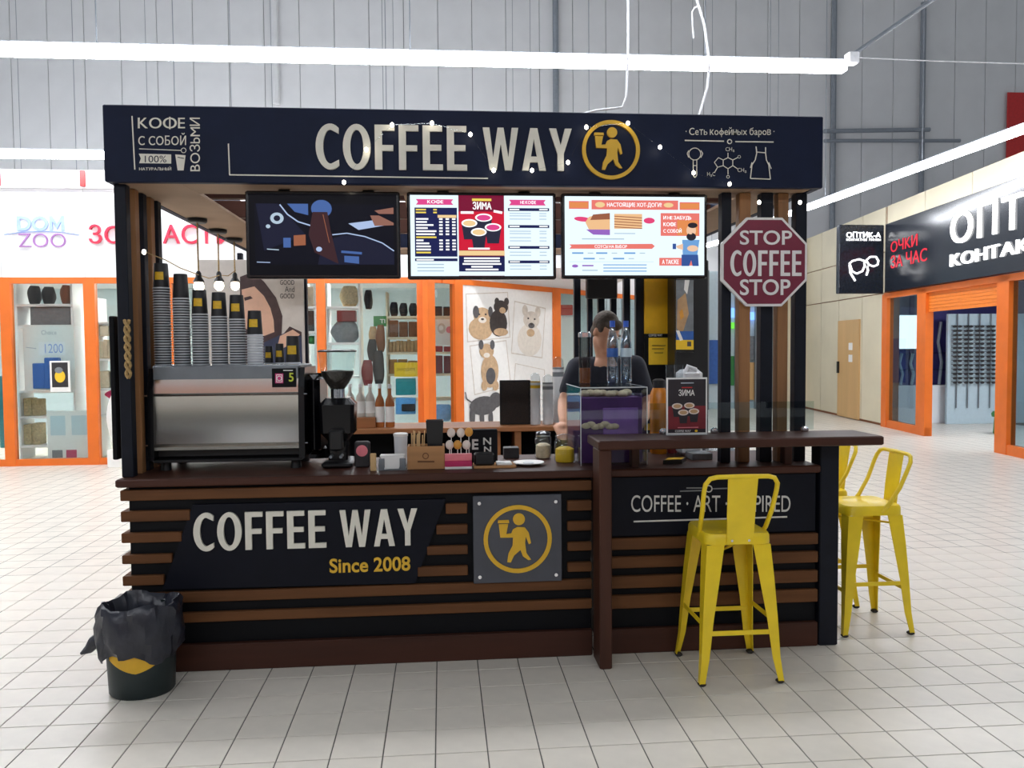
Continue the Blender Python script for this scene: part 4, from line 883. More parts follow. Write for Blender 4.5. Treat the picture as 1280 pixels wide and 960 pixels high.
pr.rect(.67, .78, .94, .88, 's_salmon').text('А ТАКЖЕ', .69, .8, .81, .86, 's_print', .02).poly([(.835, .55), (.96, .55), (.94, .8), (.84, .8)], 's_denim').poly([(.83, .74), (.95, .74), (.955, .885), (.91, .885), (.9, .81), (.885, .885), (.83, .885)], 's_jeans').ell(.9, .43, .035, .075, 's_skin').ell(.91, .365, .035, .035, 's_hair').ell(.9, .51, .035, .05, 's_hair').ell(.895, .47, .012, .01, 's_skin').poly([(.79, .63), (.84, .6), (.84, .68), (.8, .66)], 's_skin').ell(.91, .66, .04, .04, 's_skin').rect(.765, .6, .79, .67, 's_jeans')
pr.build('screen_image', t)
# ---- octagon sign
oc = thing('octagon_sign', 'dark red octagonal sign with white rim hung on the kiosk slats', 'sign', P(955, 382, 4.1))
OY = 4.085; c = P(955.5, 327.5, OY); r = (P(1009, 327, OY).x-P(902, 327, OY).x)/2/math.cos(PI/8)
o8 = lambda k: [(k*r*math.cos(PI/8+PI/4*i), k*r*math.sin(PI/8+PI/4*i)) for i in range(8)]
MB().prism(o8(1)[::-1], c, (1, 0, 0), (0, 0, 1), (0, .02, 0)).build('rim', 'sign_white', oc); fc = MB().prism(o8(.945)[::-1], c-Vector((0, .003, 0)), (1, 0, 0), (0, 0, 1), (0, .01, 0)).build('face', 'sign_red', oc)
for s_, u0, v0, u1, v1, b in (('STOP', 925, 288, 990, 306, .012), ('COFFEE', 913, 313, 1002, 345, .05), ('STOP', 925, 349, 988, 369, .015)): word(s_, u0, v0, u1, v1, OY-.006, 'sign_white', fc, .002, b)
# ---- pendant bulbs
for i, (u, v, y) in enumerate(((247, 270, 5.094), (272, 284, 5.55), (292, 295, 5.97))):
    p = Vector((-1.462, y, CZ0)); zb_ = P(u, (358, 357, 357)[i], y).z
    t = thing('pendant_lamp', 'bare pendant bulb on a cord, %s from the kiosk front' % ('first', 'second', 'third')[i], 'lamp', p, 'three pendant bulbs in the kiosk')
    MB().lathe(p+Vector((0, 0, -.025)), [(.05, 0), (.058, .008), (.058, .025)], 20).build('ceiling_cap', 'black_plastic', t, True); MB().tube([p+Vector((0, 0, -.02)), Vector((p.x, p.y, zb_+.09))], .005, 6).build('cord', 'rope', t)
    MB().lathe((p.x, p.y, zb_+.025), [(.034, 0), (.03, .012), (.018, .03), (.016, .055), (.008, .068)], 16).build('socket', 'black_plastic', t, True); MB().ellipsoid((p.x, p.y, zb_), .03, .03, .034, 16, 10).build('bulb', 'bulb_lit', t, True)
# ---- outer side board and rope
tag(MB().bbox(-1.60, -1.575, 4.1, 4.6, 1.02, 1.72, .004).build('side_board', 'black_panel'), 'thin black board standing along the left side of the kiosk posts', 'board')
bpy.data.objects['side_board'].location = (-.005, 0, 0)
mb = MB(); p = P(187, 400, 4.03)
for ph in (0, PI): mb.tube([(-1.49+.010*math.cos(ph+k*.9), 4.02+.008*math.sin(ph+k*.9), p.z-k*.012) for k in range(24)], .008, 6)
tag(mb.build('rope', 'rope', None, True), 'twisted straw rope hanging on the post beside the cup stacks', 'rope')
# ================================================================= ON THE COUNTER
WZ = .94
# ---- espresso machine
MX0, MX1 = -1.472, -.70
em = thing('espresso_machine', 'wide black espresso machine with mirror steel back panel', 'coffee machine', ((MX0+MX1)/2, 4.45, WZ))
MB().bbox(MX0+.01, MX1-.01, 4.26, 4.6, 1.0, 1.455, .012).build('body', 'black_plastic', em)
prof = [(4.262, 1.475), (4.226, 1.465), (4.218, 1.40), (4.2125, 1.335), (4.2, 1.33), (4.212, 1.32), (4.225, 1.2), (4.217, 1.08), (4.2, 1.065), (4.2, 1.05)]
xa, xb = MX0+.03, MX1-.03
mb = MB(); n = len(prof); mb.add([(xa, y, z) for y, z in prof]+[(xb, y, z) for y, z in prof], [(i, i+n, i+n+1, i+1) for i in range(n-1)])
mb.build('mirror_panel', 'steel', em, True)
MB().bbox(MX0+.02, MX1-.02, 4.23, 4.6, 1.456, 1.474, .004).build('cup_tray', 'steel_dull', em)
MB().bbox(xa, xb, 4.214, 4.222, 1.405, 1.466, .001).build('upper_strip', 'steel_dull', em)
for x0, x1 in ((MX0, MX0+.03), (MX1-.03, MX1)):
    mb = MB(); mb.prism([(4.195, 1.0), (4.62, 1.0), (4.64, 1.3), (4.6, 1.46), (4.24, 1.46), (4.205, 1.36)], (x0, 0, 0), (0, 1, 0), (0, 0, 1), (x1-x0, 0, 0)); mb.build('side_cheek', 'black_gloss', em)
for z in (1.075, 1.325):
    for x in (MX0-.006, MX1+.006): mb = MB(); mb.tube([(x-.008, 4.205, z), (x+.008, 4.205, z)], .004, 6); mb.build('pin', 'chrome', em)
MB().bbox(MX0+.02, MX1-.02, 4.21, 4.6, .985, 1.0, .002).build('base_plate', 'black_plastic', em)
for x in (MX0+.06, MX1-.06):
    for y in (4.28, 4.54): MB().lathe((x, y, WZ), [(.028, 0), (.024, .045)], 12).build('foot', 'black_plastic', em, True)
mb = MB(); mb.bbox(MX1+.001, MX1+.062, 4.3, 4.62, 1.0, 1.42, .035); mb.build('steam_side', 'black_gloss', em, True)
st = MB().bbox(xf(340, 4.212, 470), xf(370, 4.212, 470), 4.2095, 4.2135, zf(484, 4.21, 355), zf(460.5, 4.21, 355), .001).build('sticker', 'black_panel', em)
mat('insta_pink', (214, 60, 130), .5); mat('lime', (200, 210, 60), .5)
pr = PP(4.2085); pr.poly([(344, 467), (354, 467), (354, 479), (344, 479)], 'insta_pink').circle(349, 473, 2.8, 1, 'paper').line([(345.5, 468.5), (352.5, 468.5), (352.5, 477.5), (345.5, 477.5), (345.5, 468.5)], .9, 'paper').text('5', 361, 466, 367, 477, 'lime', .02).line([(354, 463), (366, 463)], 1.2, 'paper'); pr.build('sticker_print', st)
# ---- cup stacks: every nested cup
CT = 1.4745
def cup_mesh(name, body, h=.13, r0=.0405, r1=.0335):
    """upside-down paper cup: rim at the bottom, narrow base on top"""
    mb = MB(); mb.cur = 1; mb.lathe((0, 0, 0), [(r0+.001, 0), (r0+.003, .002), (r0+.003, .005), (r0-.001, .0075)], 20, False); mb.cur = 0; mb.lathe((0, 0, .0075), [(r0-.001, 0), (r1, h-.012), (r1-.001, h-.0075), (r1-.004, h-.0075), (r1-.005, h-.012), (.0005, h-.012)], 20, False); return mb.build(name, [body, 'cup_rim'], None, True)
sizes = [(203.5, 330, 'tallest stack'), (227.5, 344, 'second tallest stack'), (250.5, 364, 'stack under the nearest pendant bulb'), (274.5, 366, 'fourth stack from the posts'), (296.8, 368, 'stack topped with the bold yellow label'), (318.7, 388, 'shortest, palest stack')]
base_b = cup_mesh('paper_cup', 'cup_black'); base_w = cup_mesh('paper_cup', 'cup_white'); used = set()
def put_cup(src, loc, label, group):
    if src.name not in used: used.add(src.name); o = src
    else: o = src.copy(); C.objects.link(o)
    o.location = loc; return tag(o, label, 'cup', group)
for k, (u, vt, lab) in enumerate(sizes):
    cy = 4.33; x = P(u, 420, cy).x; zt = P(u, vt, cy).z; dz = .0135; n = max(3, int((zt-CT-.122)/dz))
    for i in range(n): put_cup(base_w if k == 5 else base_b, (x, cy, CT+i*dz), 'nested paper cup in the %s on the espresso machine' % lab, 'cups in the %s' % lab)
    tp = base_b.copy(); C.objects.link(tp); tp.location = (x, cy, CT+n*dz); tag(tp, 'black paper cup with yellow label topping the %s' % lab if k != 1 else 'plain black paper cup topping the second tallest stack', 'cup')
    if k != 1:
        mb = MB(); secs = []
        for z in (.045, .085):
            rr = .0395-.006*(z-.0075)/.118+.0006; secs.append([(rr*math.sin(a*.1), -rr*math.cos(a*.1), z) for a in range(-6, 7)])
        m_ = len(secs[0]); mb.add(secs[0]+secs[1], [(i, i+1, i+1+m_, i+m_) for i in range(m_-1)]); o = mb.build('cup_label', 'cup_label'); o.parent = tp
for u, v, s, lab in ((336, 434, .62, 'small black cup with yellow label next to the short pale stack'), (349.5, 431, .66, 'small black cup with yellow label next to the biggest cup'), (366, 422, 1, 'biggest black cup with yellow label at the tray end of the espresso machine')):
    o = base_b.copy(); C.objects.link(o); cy = 4.42+.06*(s < 1); x = P(u, 440, cy).x; o.location = (x, cy, CT); o.scale = (.95*s, .95*s, (P(u, v, cy).z-CT)/.1225); tag(o, lab, 'cup')
    mb = MB(); secs = []
    for z in (.045, .085):
        rr = .0395-.006*(z-.0075)/.118+.0006; secs.append([(rr*math.sin(a*.1), -rr*math.cos(a*.1), z) for a in range(-7, 8)])
    m_ = len(secs[0]); mb.add(secs[0]+secs[1], [(i, i+1, i+1+m_, i+m_) for i in range(m_-1)]); l_ = mb.build('cup_label', 'cup_label'); l_.parent = o
# ---- advertising board in the back corner
a, b = P(306, 455, 6.8), P(379, 340, 6.8)
ad = thing('poster_board', 'glossy poster with dark-haired figure and handwritten words behind the cups', 'poster', ((a.x+b.x)/2, 6.8, WZ))
MB().bbox(a.x-.35, b.x, 6.8, 6.83, WZ, b.z+.1, .003).build('board', 'poster_bg', ad)
pr = PP(6.797); mat('ink', (70, 66, 68), .5)
pr.poly([(300, 346), (316, 340), (330, 352), (345, 372), (353, 395), (352, 420), (362, 408), (377, 415), (378, 455), (300, 455)], 'hair_print').poly([(302, 362), (318, 358), (330, 370), (338, 385), (342, 400), (343, 415), (330, 420), (305, 410)], 'skin_print').poly([(330, 428), (356, 416), (377, 420), (378, 455), (330, 455)], 'shirt_print').poly([(350, 420), (366, 412), (375, 418), (360, 432), (345, 440)], 'skin_print').poly([(305, 372), (313, 370), (316, 373), (306, 376)], 'hair_print')
pr.text('GOOD', 350, 350, 368, 356, 'ink', .01).text('And', 356, 358, 368, 365, 'ink', 0).text('GOOD', 350, 367, 368, 373, 'ink', .01); pr.build('print', ad)
# ---- grinder
gx = P(423.5, 560, 4.3).x; gy = 4.3
gr = thing('coffee_grinder', 'black coffee grinder with clear hopper half full of beans', 'grinder', (gx, gy, WZ))
def zg(v): return P(422, v, gy).z
MB().bbox(gx-.078, gx+.078, gy-.1, gy+.14, WZ, WZ+.035, .012).build('base', 'black_plastic', gr, True)
mb = MB(); mb.loft([[(gx+sx*w0, gy+sy*w0*1.1+.02, z) for sx, sy in ((-1, -.8), (-.8, -1), (.8, -1), (1, -.8), (1, .8), (.8, 1), (-.8, 1), (-1, .8))] for w0, z in ((.05, WZ+.035), (.052, zg(550)), (.085, zg(540)), (.09, zg(505)), (.06, zg(497)))]); mb.build('body', 'black_gloss', gr, True)
MB().bbox(gx-.035, gx+.035, gy-.12, gy-.06, zg(560), zg(535), .008).build('spout', 'black_plastic', gr, True)
mb = MB(); mb.tube([(gx-.02, gy-.1, zg(566)), (gx-.02, gy-.17, zg(566))], .008, 8); mb.tube([(gx+.03, gy-.1, zg(566)), (gx+.03, gy-.17, zg(566))], .008, 8); mb.build('fork', 'steel_dull', gr, True)
MB().lathe((gx, gy, zg(498)), [(.036, 0), (.036, zg(486)-zg(498))], 20).build('collar', 'chrome', gr, True)
z0, z1, zm = zg(487), zg(440), zg(464)
MB().lathe((gx, gy, z0), [(.035, 0), (.06, (z1-z0)*.17), (.084, (z1-z0)*.4), (.098, z1-z0)], 24, False).build('hopper', 'clear_glass', gr, True)
MB().lathe((gx, gy, z0+.001), [(.032, 0), (.057, (z1-z0)*.17), (.081, (z1-z0)*.4), (.084, (zm-z0)), (.02, (zm-z0)*1.06)], 20).build('coffee_beans', 'bean', gr, True)
MB().lathe((gx, gy, z1), [(.1, 0), (.101, .006), (.09, .012), (.02, .014)], 24).build('lid', 'black_gloss', gr, True)
pk = thing('bean_pack', 'small dark coffee pack with pink print beside the grinder', 'pack', P(448, 586, 4.2))
a, b = P(443, 586, 4.22), P(462, 552, 4.22); MB().bbox(a.x, b.x, 4.22, 4.27, WZ, b.z, .008).build('pack', 'dark_goods', pk); MB().ellipsoid((.5*(a.x+b.x), 4.219, (WZ+b.z)/2+.02), .03, .003, .03, 14, 8).build('print', 'pink', pk)
# ---- syrup bottles on the rear counter
BY0, BY1 = 6.28, 6.78
rc = thing('rear_counter', 'brown topped rear counter with open black shelves', 'counter', (-.2, 6.5, 0)); bx0, bx1 = P(385, 535, BY0).x, P(722, 535, BY0).x
MB().bbox(bx0, bx1, BY0, BY1, .9, .938, .005).build('top', 'back_wood', rc)
MB().bbox(bx0, bx1, BY1-.03, BY1, 0, .9, .003).build('back_panel', 'black_panel', rc)
for u in (385, 520, 622, 648, 722): x = min(max(P(u, 560, BY0).x, bx0+.03), bx1-.03); MB().bbox(x-.025, x+.025, BY0+.02, BY1-.03, 0, .9, .003).build('partition', 'back_wood' if u in (622, 648) else 'black_panel', rc)
MB().bbox(bx0, bx1, BY0+.04, BY1-.03, .4, .43, .003).build('shelf', 'black_panel', rc)
def bottle_prof(h, r): return [(r*.95, 0), (r, .01), (r, h*.55), (r*.85, h*.64), (r*.36, h*.75), (r*.33, h*.93), (r*.4, h*.935), (r*.4, h)]
bxs = [(438, 'clear_syrup', 'first'), (451, 'clear_syrup', 'second'), (463, 'clear_syrup', 'third'), (475, 'syrup', 'amber fourth'), (487.5, 'syrup', 'amber fifth')]
a, b = P(432, 531, 6.42), P(470, 521, 6.42); tag(MB().bbox(a.x, b.x, 6.36, 6.5, .9385, b.z, .004).build('wooden_riser', 'back_wood'), 'low wooden riser carrying three clear syrup bottles', 'riser')
for u, m, lab in bxs:
    z = b.z+.001 if m == 'clear_syrup' else .9385; p = P(u, 520, 6.43); h = P(u, 480, 6.43).z-z
    t = thing('syrup_bottle', '%s syrup bottle with pale label in the row behind the grinder' % lab, 'bottle', (p.x, 6.43, z), 'syrup bottles on the rear counter')
    MB().lathe((p.x, 6.43, z), bottle_prof(h, .036)[:-2], 18).build('glass', m, t, True); MB().lathe((p.x, 6.43, z+h*.12), [(.0368, 0), (.0368, h*.36)], 18, False).build('label', 'paper', t, True); MB().lathe((p.x, 6.43, z+h*.9), [(.015, 0), (.015, h*.1)], 12).build('cap', 'cup_white', t, True)
# ---- small things along the worktop front
def px_box(u0, v0, u1, Y, d, m, name, par=None, z0=WZ, b=.003): a, c = P(u0, v0, Y), P(u1, v0, Y); return MB().bbox(a.x, c.x, Y, Y+d, z0, a.z, b).build(name, m, par)
t = thing('napkin_holder', 'grey napkin holder stuffed with white napkins on the worktop edge', 'napkin holder', P(490, 588, 4.1)); x0, x1 = xf(473, 4.1, 575), xf(507, 4.1, 575); zt = zf(570, 4.1, 490)
MB().bbox(x0, x1, 4.1, 4.2, WZ, WZ+.006, .001).build('base', 'steel_dull', t)
for x in (x0, x1-.03): MB().bbox(x, x+.03, 4.1, 4.103, WZ+.006, zt-.012, .001).build('plate', 'steel_dull', t)
mb = MB(); mb.prism([(x0+.035, WZ+.008), (x1-.035, WZ+.008), (x1-.02, zt-.02), (x1-.006, zt), (x0+.006, zt), (x0+.02, zt-.02)], (0, 4.106, 0), (1, 0, 0), (0, 0, 1), (0, .08, 0)); mb.build('napkins', 'paper', t)
tag(px_box(462.5, 567, 470, 4.09, .015, 'stick', 'wood_block'), 'small upright pale wood block beside the napkin holder', 'block')
t = thing('wooden_caddy', 'wooden caddy box with burnt mark and stir sticks', 'box', P(535, 586, 4.12)); x0, x1 = xf(509, 4.12, 575), xf(556, 4.12, 575); zt = zf(558, 4.12, 535)
for nme, a in (('front', (x0, x1, 4.12, 4.13)), ('back', (x0, x1, 4.23, 4.24)), ('side', (x0, x0+.01, 4.131, 4.229)), ('side', (x1-.01, x1, 4.131, 4.229)), ('bottom', (x0+.011, x1-.011, 4.131, 4.229))): MB().bbox(*a, WZ, zt if nme != 'bottom' else WZ+.01, .002).build(nme, 'kraft', t)
pr = PP(4.1185); mat('burnt', (110, 72, 44), .8); pr.circle(532, 570, 3.5, 1.2, 'burnt').line([(522, 577), (543, 577)], 2, 'burnt'); pr.build('burnt_mark', t)
for i in range(12): x = x0+.022+.005*i; MB().tube([(x, 4.18+.02*math.sin(i*2.), WZ+.012), (x+.012*math.sin(i*1.3), 4.18, zf(541+3*math.sin(i*2.7), 4.18, 520))], .0035, 5).build('stir_stick', 'stick', t)
t = thing('black_tumbler', 'tall black square tumbler standing in the wooden caddy', 'tumbler', P(545, 556, 4.18)); x0_, x1_ = xf(532.5, 4.18, 540), xf(554.5, 4.18, 540); c = (x0_+x1_)/2; hw = (x1_-x0_)/2
mb = MB(); mb.loft([[(c+sx*k_, 4.185+sy*k_*.8, z) for sx, sy in ((-1, -1), (1, -1), (1, 1), (-1, 1))] for k_, z in ((hw*.7, WZ+.0099), (hw, zf(525, 4.18, 545)), (hw*.9, zf(525, 4.18, 545)), (hw*.6, WZ+.03))]); mb.build('cup', 'black_plastic', t)
t = thing('stacked_lids_glass', 'pale glass with white rim behind the napkin holder', 'glass', P(501, 560, 4.3)); p = P(501, 560, 4.32); MB().lathe((p.x, 4.32, WZ), [(.03, 0), (.036, zf(545, 4.32, 500)-WZ)], 18).build('glass', 'cup_white', t, True); MB().lathe((p.x, 4.32, zf(545, 4.32, 500)), [(.038, 0), (.039, .012), (.034, .016)], 18).build('rim', 'paper', t, True)
t = thing('lollipop_stand', 'pink stand of wrapped lollipops on the worktop edge', 'candy stand', P(573, 588, 4.1)); x0, x1 = xf(556, 4.1, 580), xf(590, 4.1, 580); zt = zf(568, 4.1, 573)
MB().bbox(x0, x1, 4.1, 4.16, WZ, WZ+.012, .002).build('base', 'paper', t); MB().bbox(x0, x1, 4.102, 4.155, WZ+.0125, WZ+.04, .002).build('lower_step', 'magenta', t); MB().bbox(x0, x1, 4.11, 4.15, WZ+.0405, zt, .002).build('upper_step', 'pink', t)
for i, (u, v, m) in enumerate(((564, 541, 'candy_white'), (576, 541, 'candy_white'), (586, 540, 'candy_amber'), (562, 556, 'candy_white'), (572, 556, 'candy_amber'), (583, 556, 'candy_white'))):
    p = P(u, v, 4.13); lp = MB().ellipsoid(p, .021, .012, .024, 12, 8).build('lollipop', m, t, True); MB().tube([p, (p.x, 4.13, zt-.01)], .002, 5).build('stick', 'paper', lp)
t = thing('letter_block', 'black block sign with pale letters turned sideways', 'sign', P(605, 575, 4.25)); x0, x1 = xf(588, 4.25, 560), xf(622, 4.25, 560); MB().bbox(x0, x1, 4.25, 4.3, WZ, zf(537, 4.25, 605), .003).build('block', 'black_panel', t)
pr = PP(4.248); pr.text('E', 590, 549, 598, 562, 'chalk', .03).text('N', 604, 547, 614, 556, 'chalk', .02).text('N', 605, 558, 614, 565, 'chalk', .02); pr.build('letters', t)
t = thing('card_reader', 'small black box on a kraft tray beside the letter block', 'box', P(603, 580, 4.12)); MB().bbox(xf(592, 4.12, 580), xf(645, 4.12, 580), 4.1, 4.24, WZ, WZ+.012, .002).build('tray', 'kraft', t); MB().bbox(xf(593, 4.12, 575), xf(618, 4.12, 575), 4.12, 4.2, WZ+.0125, zf(567, 4.12, 603), .008).build('reader', 'black_plastic', t)
tag(MB().bbox(xf(621, 4.13, 575), xf(640, 4.13, 575), 4.12, 4.22, WZ+.0125, WZ+.022, .002).build('paper_pile', 'paper'), 'pile of white papers on the kraft tray', 'papers')
p = P(662, 577, 4.15); t = thing('white_saucer', 'white saucer lying on the worktop beside the jars', 'saucer', (p.x, 4.2, WZ)); MB().lathe((p.x, 4.2, WZ), [(.035, 0), (.05, .004), (.082, .014), (.08, .017), (.045, .009)], 24).build('dish', 'paper', t, True); MB().lathe((p.x, 4.2, WZ+.0095), [(.03, 0), (.028, .004)], 18).build('well', 'cup_white', t, True)
tag(px_box(630, 560, 649, 4.45, .08, 'dark_goods', 'tin'), 'small dark green tin behind the white papers', 'tin')
for u, v0, v1, rr, y, m, lab in ((679, 538, 572, .046, 4.45, 'pastry', 'glass jar of pale cookies with lid'), (706, 542, 580, .056, 4.28, 'note_yellow', 'glass jar of yellow sweets with lid')):
    p = P(u, v1, y); h = P(u, v0, y).z-WZ; t = thing('glass_jar', lab, 'jar', (p.x, y, WZ))
    MB().lathe((p.x, y, WZ), [(rr*.9, 0), (rr, .01), (rr, h*.72), (rr*.85, h*.8)], 22, False).build('glass', 'acrylic', t, True); MB().lathe((p.x, y, WZ+.003), [(rr*.82, 0), (rr*.9, .01), (rr*.88, h*.45), (rr*.5, h*.52)], 18).build('contents', m, t, True); MB().lathe((p.x, y, WZ+h*.8), [(rr*.9, 0), (rr*.92, h*.12), (rr*.5, h*.17), (rr*.2, h*.2)], 22).build('lid', 'acrylic', t, True)
# ---- rear counter things
t = thing('counter_tablet', 'black upright framed tablet on the rear counter', 'frame', P(644, 532, 6.45)); a, b = P(625, 532, 6.45), P(663, 475, 6.45); MB().bbox(a.x, b.x, 6.45, 6.47, .9385, b.z, .004).build('frame', 'black_plastic', t); MB().bbox(a.x+.015, b.x-.015, 6.4485, 6.4495, .955, b.z-.015, .0003).build('screen', 'bean', t)
for u, v, rr, y, lab in ((669.5, 466, .042, 6.45, 'wrapped cup sleeve with yellow print beside the black frame'), (685, 468, .045, 6.45, 'wrapped cup sleeve with dark print, middle of three'), (698, 446, .05, 6.6, 'tallest wrapped cup sleeve behind the other two')):
    p = P(u, 530, y); h = P(u, v, y).z-.9385; t = thing('cup_sleeve', lab, 'cups', (p.x, y, .9385), 'wrapped cup sleeves on the rear counter')
    mb = MB(); mb.lathe((p.x, y, .9385), [(rr*.9+.004*(i % 2), h*i/16*.84) for i in range(17)], 16); mb.build('nested_cups', 'cup_white', t, True); MB().lathe((p.x, y, .9385+h*.84), [(rr*.95, 0), (rr*.85, h*.12), (rr*.3, h*.16)], 16).build('wrap_top', 'acrylic', t, True)
    MB().lathe((p.x, y, .9385+h*.7), [(rr*.96, 0), (rr*.94, h*.14)], 16, False).build('print', 'cup_label' if u < 680 else 'grey_goods', t, True)
# ---- acrylic pastry case
cz = P(726, 485, 4.12).z; cyb = F(713, 458, cz).y
x0, x1 = P(726, 520, 4.12).x, P(809, 520, 4.12).x
pc = thing('pastry_case', 'clear acrylic case with purple lining and pastries', 'display case', ((x0+x1)/2, 4.3, WZ)); cyb = min(max(cyb, 4.4), 4.6)
xs = x0 + .0
for nm, a in (('front_pane', (x0, x1, 4.12, 4.124, WZ, cz)), ('back_pane', (x0, x1, cyb-.004, cyb, WZ, cz)), ('side_pane', (x0, x0+.004, 4.125, cyb-.005, WZ, cz)), ('side_pane', (x1-.004, x1, 4.125, cyb-.005, WZ, cz)), ('lid', (x0, x1, 4.12, cyb, cz+.0005, cz+.005))): MB().box(*a).build(nm, 'acrylic', pc)
for x in (x0, x1): MB().tube([(x, 4.12, WZ), (x, 4.12, cz), (x, cyb, cz)], .0022, 4).build('edge', 'cup_white', pc)
MB().tube([(x0, 4.12, cz), (x1, 4.12, cz)], .003, 4).build('edge', 'cup_white', pc)
MB().bbox(x0+.006, x1-.006, 4.2, cyb-.006, WZ+.002, cz-.055, .003).build('lining', 'purple', pc); MB().bbox(x0+.13, x1-.03, 4.19, 4.199, WZ+.1, cz-.11, .003).build('lilac_card', 'lilac', pc)
for i in range(7): MB().ellipsoid((x0+.04+.025*i, 4.19, WZ+.2+.008*math.sin(i*2)), .026, .016, .016, 10, 7).build('pastry', 'pastry', pc, True)
for i in range(8): MB().ellipsoid((x0+.05+.034*i, 4.3+.04*math.sin(i*3), cz-.04+.004*math.sin(i)), .03, .04, .02, 10, 7).build('cookie', 'pastry', pc, True)
for u, lab, lb in ((765.6, 'water bottle with blue label', 'blue'), (782.5, 'water bottle with clear pale label', 'shop_blue_white')):
    y = cyb-.07; p = P(u, 455, y); zb_ = cz+.0055; h = P(u, 401, y).z-zb_; t = thing('water_bottle', lab+' standing on the pastry case', 'bottle', (p.x, y, zb_)); r = .032
    MB().lathe((p.x, y, zb_), [(r*.8, 0), (r, .012), (r, h*.28), (r*.93, h*.34), (r, h*.4), (r, h*.62), (r*.8, h*.76), (r*.42, h*.87), (r*.42, h*.9)], 18, False).build('body', 'bottle_pet', t, True)
    MB().lathe((p.x, y, zb_+.002), [(r*.75, 0), (r*.94, .012), (r*.94, h*.6), (r*.5, h*.8)], 16).build('water', 'acrylic', t, True)
    MB().lathe((p.x, y, zb_+h*.42), [(r*1.015, 0), (r*1.015, h*.14)], 18, False).build('label', lb, t, True); MB().lathe((p.x, y, zb_+h*.9), [(r*.48, 0), (r*.48, h*.1)], 14).build('cap', 'cap_blue', t, True)
y = cyb-.06; p = P(731, 450, y); t = thing('glass_tumbler', 'smoky glass tumbler with chrome lid on the pastry case', 'tumbler', (p.x, y, cz+.0055)); h = P(731, 415, y).z-cz-.0055
MB().lathe((p.x, y, cz+.0055), [(.032, 0), (.034, .01), (.036, h*.9)], 18, False).build('glass', 'smoke_glass', t, True); MB().lathe((p.x, y, cz+.006), [(.03, 0), (.031, h*.3)], 16).build('drink', 'syrup', t, True); MB().lathe((p.x, y, cz+.0055+h*.9), [(.0375, 0), (.037, h*.08), (.03, h*.1)], 18).build('lid', 'chrome', t, True)
# ---- bar top things
gp = thing('glass_guard', 'low clear glass guard on chrome clamps along the bar', 'glass guard', (1.35, 4.06, BZ)); x0, x1 = P(812, 540, 4.05).x, P(1017, 540, 4.05).x; MB().box(x0, x1, 4.05, 4.056, BZ+.012, P(900, 503, 4.05).z).build('pane', 'clear_glass', gp)
for u in (829, 893, 1006): p = P(u, 541, 4.05); MB().lathe((p.x, 4.053, BZ), [(.017, 0), (.02, .008), (.018, .022), (.008, .03)], 14).build('clamp', 'chrome', gp, True)
tt = thing('table_tent', 'dark red winter menu card in clear holder on the bar', 'menu card', P(858, 545, 4.0)); x0, x1 = P(833, 510, 3.99).x, P(884, 510, 3.99).x; z1 = P(858, 472, 3.99).z
MB().bbox(x0, x1, 3.99, 3.996, BZ, z1, .001).build('card', 'paper', tt); MB().bbox(x0, x1, 3.985, 4.03, BZ, BZ+.008, .002).build('foot', 'acrylic', tt)
pr = Print((x0+.008, 3.989, z1-.008), (x1-x0-.016, 0, 0), (0, 0, BZ-z1+.02), (0, -1, 0)); mat('tent_red', (120, 26, 36), .5, var=.2); mat('tent_dark', (34, 26, 34), .5)
pr.rect(0, 0, 1, 1, 'tent_dark').rect(0, .5, 1, .93, 'tent_red').line([(.34, .07), (.68, .07)], .02, 'print_grey').line([(.36, .155), (.64, .155)], .02, 'red').text('ЗИМА', .28, .19, .7, .31, 'paper', .02)
for x, y in ((.24, .5), (.56, .49), (.4, .62), (.68, .6)): pr.poly([(x-.13, y), (x+.13, y), (x+.09, y+.2), (x-.09, y+.2)], 'tent_dark').ell(x, y, .14, .055, 'candy_white').ell(x, y, .1, .036, 'tan_goods')
pr.line([(.25, .9), (.8, .9)], .015, 'pink').text('COFFEE WAY', .18, .945, .6, .985, 'paper', .01).ell(.74, .965, .04, .022, 'note_yellow'); pr.build('print', tt)
t = thing('yellow_card', 'yellow and black loyalty card lying on the worktop under the bar', 'card', P(846, 573, 4.15)); p = P(846, 575, 4.12); mb = MB(); mb.hexa([(p.x-.07, 4.13, WZ), (p.x+.03, 4.13, WZ), (p.x+.08, 4.22, WZ), (p.x-.02, 4.22, WZ), (p.x-.07, 4.13, WZ+.02), (p.x+.03, 4.13, WZ+.02), (p.x+.08, 4.22, WZ+.02), (p.x-.02, 4.22, WZ+.02)]); mb.build('card_block', 'black_plastic', t); mb = MB(); mb.hexa([(p.x-.055, 4.14, WZ+.0202), (p.x+.03, 4.14, WZ+.0202), (p.x+.065, 4.21, WZ+.0202), (p.x-.02, 4.21, WZ+.0202), (p.x-.055, 4.14, WZ+.022), (p.x+.03, 4.14, WZ+.022), (p.x+.065, 4.21, WZ+.022), (p.x-.02, 4.21, WZ+.022)]); mb.build('yellow_face', 'note_yellow', t)
tag(px_box(865, 567, 891, 4.25, .12, 'grey_goods', 'grey_box'), 'plain grey box on the worktop under the bar', 'box')
t = thing('white_appliance', 'small white appliance with clear cups behind the menu card', 'appliance', P(855, 500, 4.45)); p = P(852, 500, 4.45)
MB().bbox(p.x-.01, p.x+.11, 4.4, 4.55, WZ, P(852, 462, 4.45).z, .02).build('housing', 'shop_white', t, True); mb = MB(); mb.tube([P(855, 470, 4.42), P(860, 458, 4.42), P(869, 462, 4.42), P(871, 470, 4.42)], .014, 8); mb.build('handle', 'shop_white', t, True)
